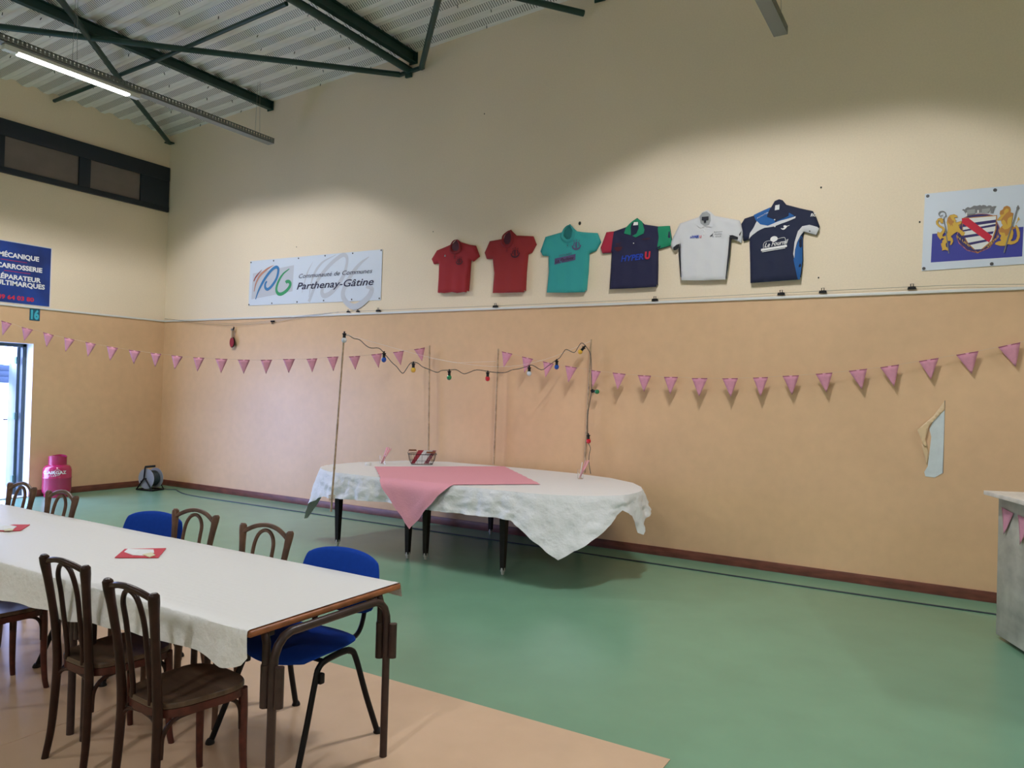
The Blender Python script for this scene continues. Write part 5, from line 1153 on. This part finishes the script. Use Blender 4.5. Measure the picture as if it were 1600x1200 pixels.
# number plate
P = DATA['n16']; y0_, y1_ = P[0][0], P[1][0]; z0_, z1_ = P[2][1], TR-.002
loc = (0, y0_, z0_); t = thing('number_plate', 'small teal plate reading 16 under the blue banner', 'sign', loc)
mb = MB(); mb.box((.004, (y0_+y1_)/2, (z0_+z1_)/2), (.006, y1_-y0_, z1_-z0_)); mb.build('plate', 'tealdark', t, off=loc, smooth=False)
fl2 = lambda u, v: (.0085, u-loc[1], v-loc[2])
lettering('number', '16', fl2, (y1_-y0_)*.78, (z1_-z0_)*.72, 'aqua', t, bold=.05, u0=y0_+(y1_-y0_)*.12, v0=z0_+(z1_-z0_)*.14)

# torn board
loc = (11.2, 0, 1.07); t = thing('torn_wall_patch', 'torn hole in the ochre wall board showing white core, at the right', 'wall damage', loc)
mb = MB(); mb.prism(DATA['tw'], lambda u, v, d: (u, d, v), -.004, -.0005); mb.build('bare_core', 'tearw', t, off=loc, smooth=False)
def curled(pl, lift, nm_):
    mb_ = MB(); xs_ = [p[0] for p in pl]; mx = max(xs_); mn = min(xs_)
    rp = resample(pl, .03); res = geometry.delaunay_2d_cdt([Vector(p) for p in rp]+[Vector((x_, z_)) for x_ in [mn+.02*i for i in range(20)] for z_ in [1.0+.03*j for j in range(26)] if inside((x_, z_), pl)], [(i, (i+1) % len(rp)) for i in range(len(rp))], [], 1, 1e-5)
    F = [mb_.v((v.x, -.006-lift*max(0, (mx-v.x)/(mx-mn))**1.4, v.y)) for v in res[0]]
    for f in res[2]: mb_.f([F[i] for i in f])
    o = mb_.build(nm_, 'flap', t, off=loc); o.modifiers.new('th', 'SOLIDIFY').thickness = .002; return o
curled(DATA['tf'], .035, 'peeled_flap'); curled(DATA['tf2'], .025, 'peeled_flap')
mb = MB(); a_ = DATA['tf'][0]; mb.tube([(a_[0]+.002, -.002, a_[1]), (DATA['tw'][2][0]+.004, -.002, DATA['tw'][2][1])], .0025, 5); mb.build('cut_edge', 'cgrey', t, off=loc)

# table tennis bat and wires with clips
CL = [(4.119, 2.742, 'small clip on the wall wire, left of the pair under the white banner'), (4.295, 2.742, 'small clip on the wall wire, right of the pair under the white banner'), (4.66, 2.740, 'black clip on the wall trim at the right end of the white banner'), (6.52, 2.734, 'black clip on the wall trim below the second red shirt'), (8.55, 2.736, 'black clip on the wall trim below the navy shirt with green sleeve'), (9.855, 2.746, 'black clip on the wall trim under the largest shirt'), (10.239, 2.748, 'black clip on the wall trim just right of the largest shirt'), (10.997, 2.750, 'black clip on the wall trim left of the heraldic banner'), (2.621, 2.640, 'clip hanging from the low wire right of the red bat')]
for i, (x, z, lb) in enumerate(CL):
    s = .75 if i < 2 else 1.0
    t = thing('bulldog_clip', lb, 'clip', (x, -.016, z), group='clips on the wall wire')
    fl_ = -1 if i == 8 else 1
    mb = MB(); mb.prism([(-.036*s, -.014*s), (.036*s, -.014*s), (.030*s, .010*s), (-.030*s, .010*s)], lambda u, v, d: (u, d, v*fl_), -.018*s, .005); mb.build('clip_jaw', 'blackplastic', t, smooth=False)
    mb = MB(); mb.tube([(-.010*s, -.008, fl_*.008*s), (-.012*s, -.012, fl_*.034*s), (.012*s, -.012, fl_*.034*s), (.010*s, -.008, fl_*.008*s)], .004*s, 6); mb.build('clip_handle', 'black', t)
def wire(P, label):
    mb = MB(); mb.tube(smooth_path(P, 5), .0022, 5); return tag(mb.build('steel_wire', 'wire'), label, 'wire')
wire([(.03, -.014, 2.752), (.9, -.022, 2.655), (1.77, -.026, 2.606), (2.621, -.026, 2.640), (3.939, -.024, 2.742)], 'thin wire sagging below the trim, holding the red bat')
wire([(.03, -.014, 2.748), (.9, -.03, 2.675), (1.77, -.03, 2.628), (2.621, -.03, 2.655), (3.6, -.026, 2.727), (4.7, -.026, 2.742), (6.52, -.026, 2.738), (8.55, -.026, 2.742), (9.86, -.026, 2.752), (11.0, -.026, 2.758), (11.45, -.026, 2.755), (12.2, -.026, 2.725)], 'thin wire running along the white trim to the right')
t = thing('table_tennis_bat', 'red table tennis bat hanging from the wire left of the white banner', 'bat', (1.765, -.045, 2.34), R(-14))
def oval(cx, cz, a_, b_, n=28): return [(cx+a_*cos(2*pi*k/n), cz+b_*sin(2*pi*k/n)) for k in range(n)]
mb = MB(); mb.prism(oval(0, 0, .078, .082), lambda u, v, d: (u, d, v), -.004, .004); bl = mb.build('blade', 'black', t, smooth=False)
mb = MB(); mb.prism(oval(-.003, .0, .072, .075), lambda u, v, d: (u, d, v), -.008, -.004); rb = mb.build('rubber_face', 'rubber', t, smooth=False); rb['label'] = 'red rubber'
mb = MB(); mb.prism([(-.022, .066), (.022, .066), (.014, .10), (.014, .17), (.018, .185), (-.018, .185), (-.014, .17), (-.014, .10)], lambda u, v, d: (u, d, v), -.011, .011); mb.build('handle', 'paddlewood', t, smooth=False)
mb = MB(); mb.prism([(-.02, .18), (.02, .18), (.016, .21), (-.016, .21)], lambda u, v, d: (u, d, v), -.02, .016); hc = mb.build('hanging_clip', 'cgrey', t, smooth=False); mb = MB(); mb.tube([(.02, 0, .20), (.04, 0, .235), (.05, 0, .225), (.045, 0, .20), (.03, 0, .19)], .006, 6); mb.build('clip_lever', 'black', hc)
# nail heads and holes in the plaster
for x, z, r_, lb in ((7.616, 3.65, .017, 'black blob on the wall above the teal shirt'), (10.197, 3.763, .008, 'dark nail upper right of the largest shirt'), (10.194, 2.888, .007, 'dark nail lower right of the largest shirt'), (5.526, 3.733, .006, 'tiny nail upper left of the smallest shirt'), (6.264, 5.133, .007, 'tiny nail high on the wall'), (11.046, 3.35, .007, 'dark nail left of the heraldic banner'), (4.428, 3.511, .0, ''), (3.05, 3.72, .006, 'tiny nail above the white banner')):
    if not r_: continue
    mb = MB(); mb.sphere((x, -.003, z), r_, 8, (1, .6, 1.3)); tag(mb.build('wall_nail', 'speck'), lb, 'nail', 'nails in the upper wall')

# ------------------------------------------------------------------ gas cylinder, cable reel, floor cable
GX, GY = .20, -1.755
t = thing('gas_cylinder', 'magenta gas cylinder with white lettering on the floor beside the doorway', 'gas cylinder', (GX, GY, 0))
mb = MB(); mb.lathe([(.150, 0), (.160, .004), (.160, .045), (.168, .050), (.182, .075), (.185, .10), (.185, .265), (.188, .270), (.188, .285), (.185, .29), (.184, .385), (.176, .42), (.155, .448), (.125, .462), (.06, .470), (.0, .472)], (0, 0, 0), 44, cap=False); mb.build('cylinder_body', 'gaspink', t)
mb = MB(); n = 40
Z0_, Z1_ = .455, .588
gap = lambda a_: abs((a_-R(-150)+pi) % (2*pi)-pi) < R(28)
rings = []
for r_, z_ in ((.118, Z0_), (.118, Z1_-.01), (.121, Z1_), (.113, Z1_), (.113, Z0_)):
    rings.append([mb.v((r_*cos(2*pi*k/n), r_*sin(2*pi*k/n), z_-(.0 if z_ < .5 else .012*sin(2*pi*k/n*2)))) for k in range(n)])
for k in range(len(rings)-1):
    for j in range(n): mb.f([rings[k][j], rings[k][(j+1) % n], rings[k+1][(j+1) % n], rings[k+1][j]])
mb.build('collar', 'gaspink', t)
mb = MB(); mb.lathe([(.02, .46), (.02, .53), (.035, .535), (.035, .56), (.0, .56)], (0, 0, 0), 16, cap=False); mb.build('valve', 'black', t)
def cylmap(r_, a0): return lambda u, v: (r_*cos(a0+u/r_), r_*sin(a0+u/r_), v)
ac = atan2(CAM[1]-GY, CAM[0]-GX)
lettering('brand_lettering', 'CLAIRGAZ', cylmap(.1865, ac-.03), .325, .042, 'inkw', t, bold=.03, u0=-.20, v0=.342)
lettering('small_lettering', 'BUTANE', cylmap(.1865, ac-.03), .12, .017, 'inkw', t, bold=.02, u0=-.13, v0=.308, spacing=1.8)
mb = MB(); f_ = cylmap(.1868, ac-.03); k_ = 26
o1 = [(.008+.044*cos(2*pi*q/k_), .363+.044*sin(2*pi*q/k_)) for q in range(k_)]; o2 = [(.008+.039*cos(2*pi*q/k_), .363+.039*sin(2*pi*q/k_)) for q in range(k_)]
v1 = [mb.v(f_(*p)) for p in o1]; v2 = [mb.v(f_(*p)) for p in o2]
for q in range(k_): mb.f([v1[q], v1[(q+1) % k_], v2[(q+1) % k_], v2[q]])
mb.build('logo_ring', 'inkw', t, smooth=False)

# cable reel: two flanges on an axle across a bent tube frame
t = thing('cable_reel', 'grey cable reel on a black tube stand in the left corner', 'cable reel', (.52, -.50, 0), R(10))
ax_y0, ax_y1 = -.09, .09
def disc(y_, r_, nm_, mt, th=.006):
    mb_ = MB(); n_ = 40
    mb_.prism([(r_*cos(2*pi*k/n_), .185+r_*sin(2*pi*k/n_)) for k in range(n_)], lambda u, v, d: (u, d, v), y_-th/2, y_+th/2); return mb_.build(nm_, mt, t, ang=30)
disc(-.085, .158, 'reel_flange', 'reelgrey'); disc(.095, .158, 'reel_flange', 'reelgrey')
mb = MB(); mb.tube([(0, -.07, .185), (0, .08, .185)], .105, 32)
for k in range(9): 
    yy = -.064+k*.0165; mb.tube([(.112*cos(2*pi*q/30), yy, .185+.112*sin(2*pi*q/30)) for q in range(30)], .0085, 6, closed=True)
mb.build('wound_cable', 'cable', t)
mb = MB(); mb.tube(smooth_path([(.15, -.11, .012), (-.17, -.11, .012)], 2), .011, 10)
mb.tube([(-.17, -.11, .012), (-.155, -.11, .03), (-.02, -.11, .19), (-.005, -.11, .36), (.0, -.10, .375)], .011, 10)
mb.tube([(.15, -.11, .012), (.02, -.11, .17), (-.01, -.11, .20)], .011, 10)
mb.tube([(.15, -.11, .012), (.15, .12, .012)], .011, 10); mb.tube([(-.17, -.11, .012), (-.16, .12, .012)], .011, 10); mb.tube([(.15, .12, .012), (-.16, .12, .012)], .011, 10)
mb.tube([(0, -.12, .185), (0, .12, .185)], .012, 10); mb.tube([(-.16, .12, .012), (0, .12, .20), (.15, .12, .012)], .009, 8)
fr_o = mb.build('stand_frame', 'black', t)
mb = MB(); mb.tube([(-.005, -.11, .37), (.12, -.03, .385)], .017, 12); mb.build('carry_handle', 'blackplastic', fr_o)
mb = MB(); mb.tube([(-.09, -.082, .14), (-.09, -.105, .14)], .010, 10); mb.build('winding_knob', 'blackplastic', t)
mb = MB()
mb.tube(smooth_path([(.62, -.38, .02), (.70, -.30, .006), (.80, -.25, .005), (1.0, -.34, .005), (1.35, -.45, .005), (1.9, -.49, .005), (3.5, -.48, .005), (5.5, -.465, .005), (8.04, -.437, .005), (10.4, -.462, .005), (12.4, -.43, .005), (15.5, -.45, .005)], 8), .0075, 8)
tag(mb.build('floor_cable', 'cable'), 'thin dark cable lying on the green floor along the back wall', 'cable')

# ------------------------------------------------------------------ counter at the right
c0 = Vector((11.652, -1.15, 0)); dirf = Vector((11.802-11.652, -1.509+1.15, 0)).normalized(); nin = Vector((-dirf.y, dirf.x, 0)); nin = nin if nin.x > 0 else -nin
aF = atan2(dirf.y, dirf.x)
H = 1.037; L_, Wd = 1.9, .60
t = thing('bar_counter', 'grey concrete-look bar counter with pale worktop at the right edge', 'counter', tuple(c0), aF)
s_ = 1 if Vector((-sin(aF), cos(aF), 0)).dot(nin) > 0 else -1
mb = MB(); mb.box((L_/2, s_*.009, (H+.03)/2), (L_, .018, H-.03), bev=.001); mb.build('front_panel', 'counter', t)
mb = MB(); mb.box((.008, s_*(Wd/2+.02), (H+.03)/2), (.016, Wd-.04, H-.03), bev=.001); mb.box((L_-.008, s_*(Wd/2+.02), (H+.03)/2), (.016, Wd-.04, H-.03)); mb.box((L_/2, s_*(Wd-.01), (H+.03)/2), (L_-.04, .018, H-.03)); mb.build('side_panel', 'reelgrey', t)
mb = MB(); mb.box((L_/2+.01, s_*(Wd/2+.02), .015), (L_-.10, Wd-.10, .03)); mb.build('plinth', 'skirt', t)
mb = MB(); mb.box((L_/2, s_*(Wd/2-.01), H+.016), (L_+.11, Wd+.14, .030), bev=.002); mb.build('worktop', 'ctop', t)
for z_ in (.12, .52, .98): 
    mb = MB(); mb.tube([(-.003, s_*.012, z_), (.001, s_*.012, z_)], .006, 8); mb.build('screw_head', 'black', t)
fc = lambda u, v: Vector(c0)+dirf*u-nin*.006+Vector((0, 0, v))
bt = thing('pennant_bunting', 'pink pennants taped on the front of the bar counter', 'bunting', tuple(c0))
for k in range(6):
    u = .06+k*.225
    a_, b_, c_ = fc(u, .965-.02*k), fc(u+.165, .945-.012*k), fc(u+.055, .775-.03*k)
    mb = MB(); pennant(mb, a_, b_, c_, -nin, .5); pn = mb.build('pennant', 'pinkflag', bt, off=c0, ang=80); pn.modifiers.new('thick', 'SOLIDIFY').thickness = .0015

# ------------------------------------------------------------------ outside: blue topped tent
t = thing('party_tent', 'white tent with a blue valance standing outside the doorway', 'tent', (-3.0, -.87, 0))
mb = MB()
for k in range(3): mb.box((-1.5+.012*k, -1.6, 1.86-.10*k), (3.0+.02*k, 3.2, .115), bev=.035)
mb.build('valance', 'blueawn', t)
mb = MB(); mb.box((-1.5, -1.6, 1.97), (2.9, 3.1, .10), bev=.03); mb.build('roof_cover', 'tentw', t)
mb = MB(); mb.box((-.03, -1.72, .80), (.01, 2.9, 1.66)); mb.build('side_sheet', 'tentw', t)
for x_, y_ in ((0, 0), (0, -3.2), (-3, 0), (-3, -3.2)):
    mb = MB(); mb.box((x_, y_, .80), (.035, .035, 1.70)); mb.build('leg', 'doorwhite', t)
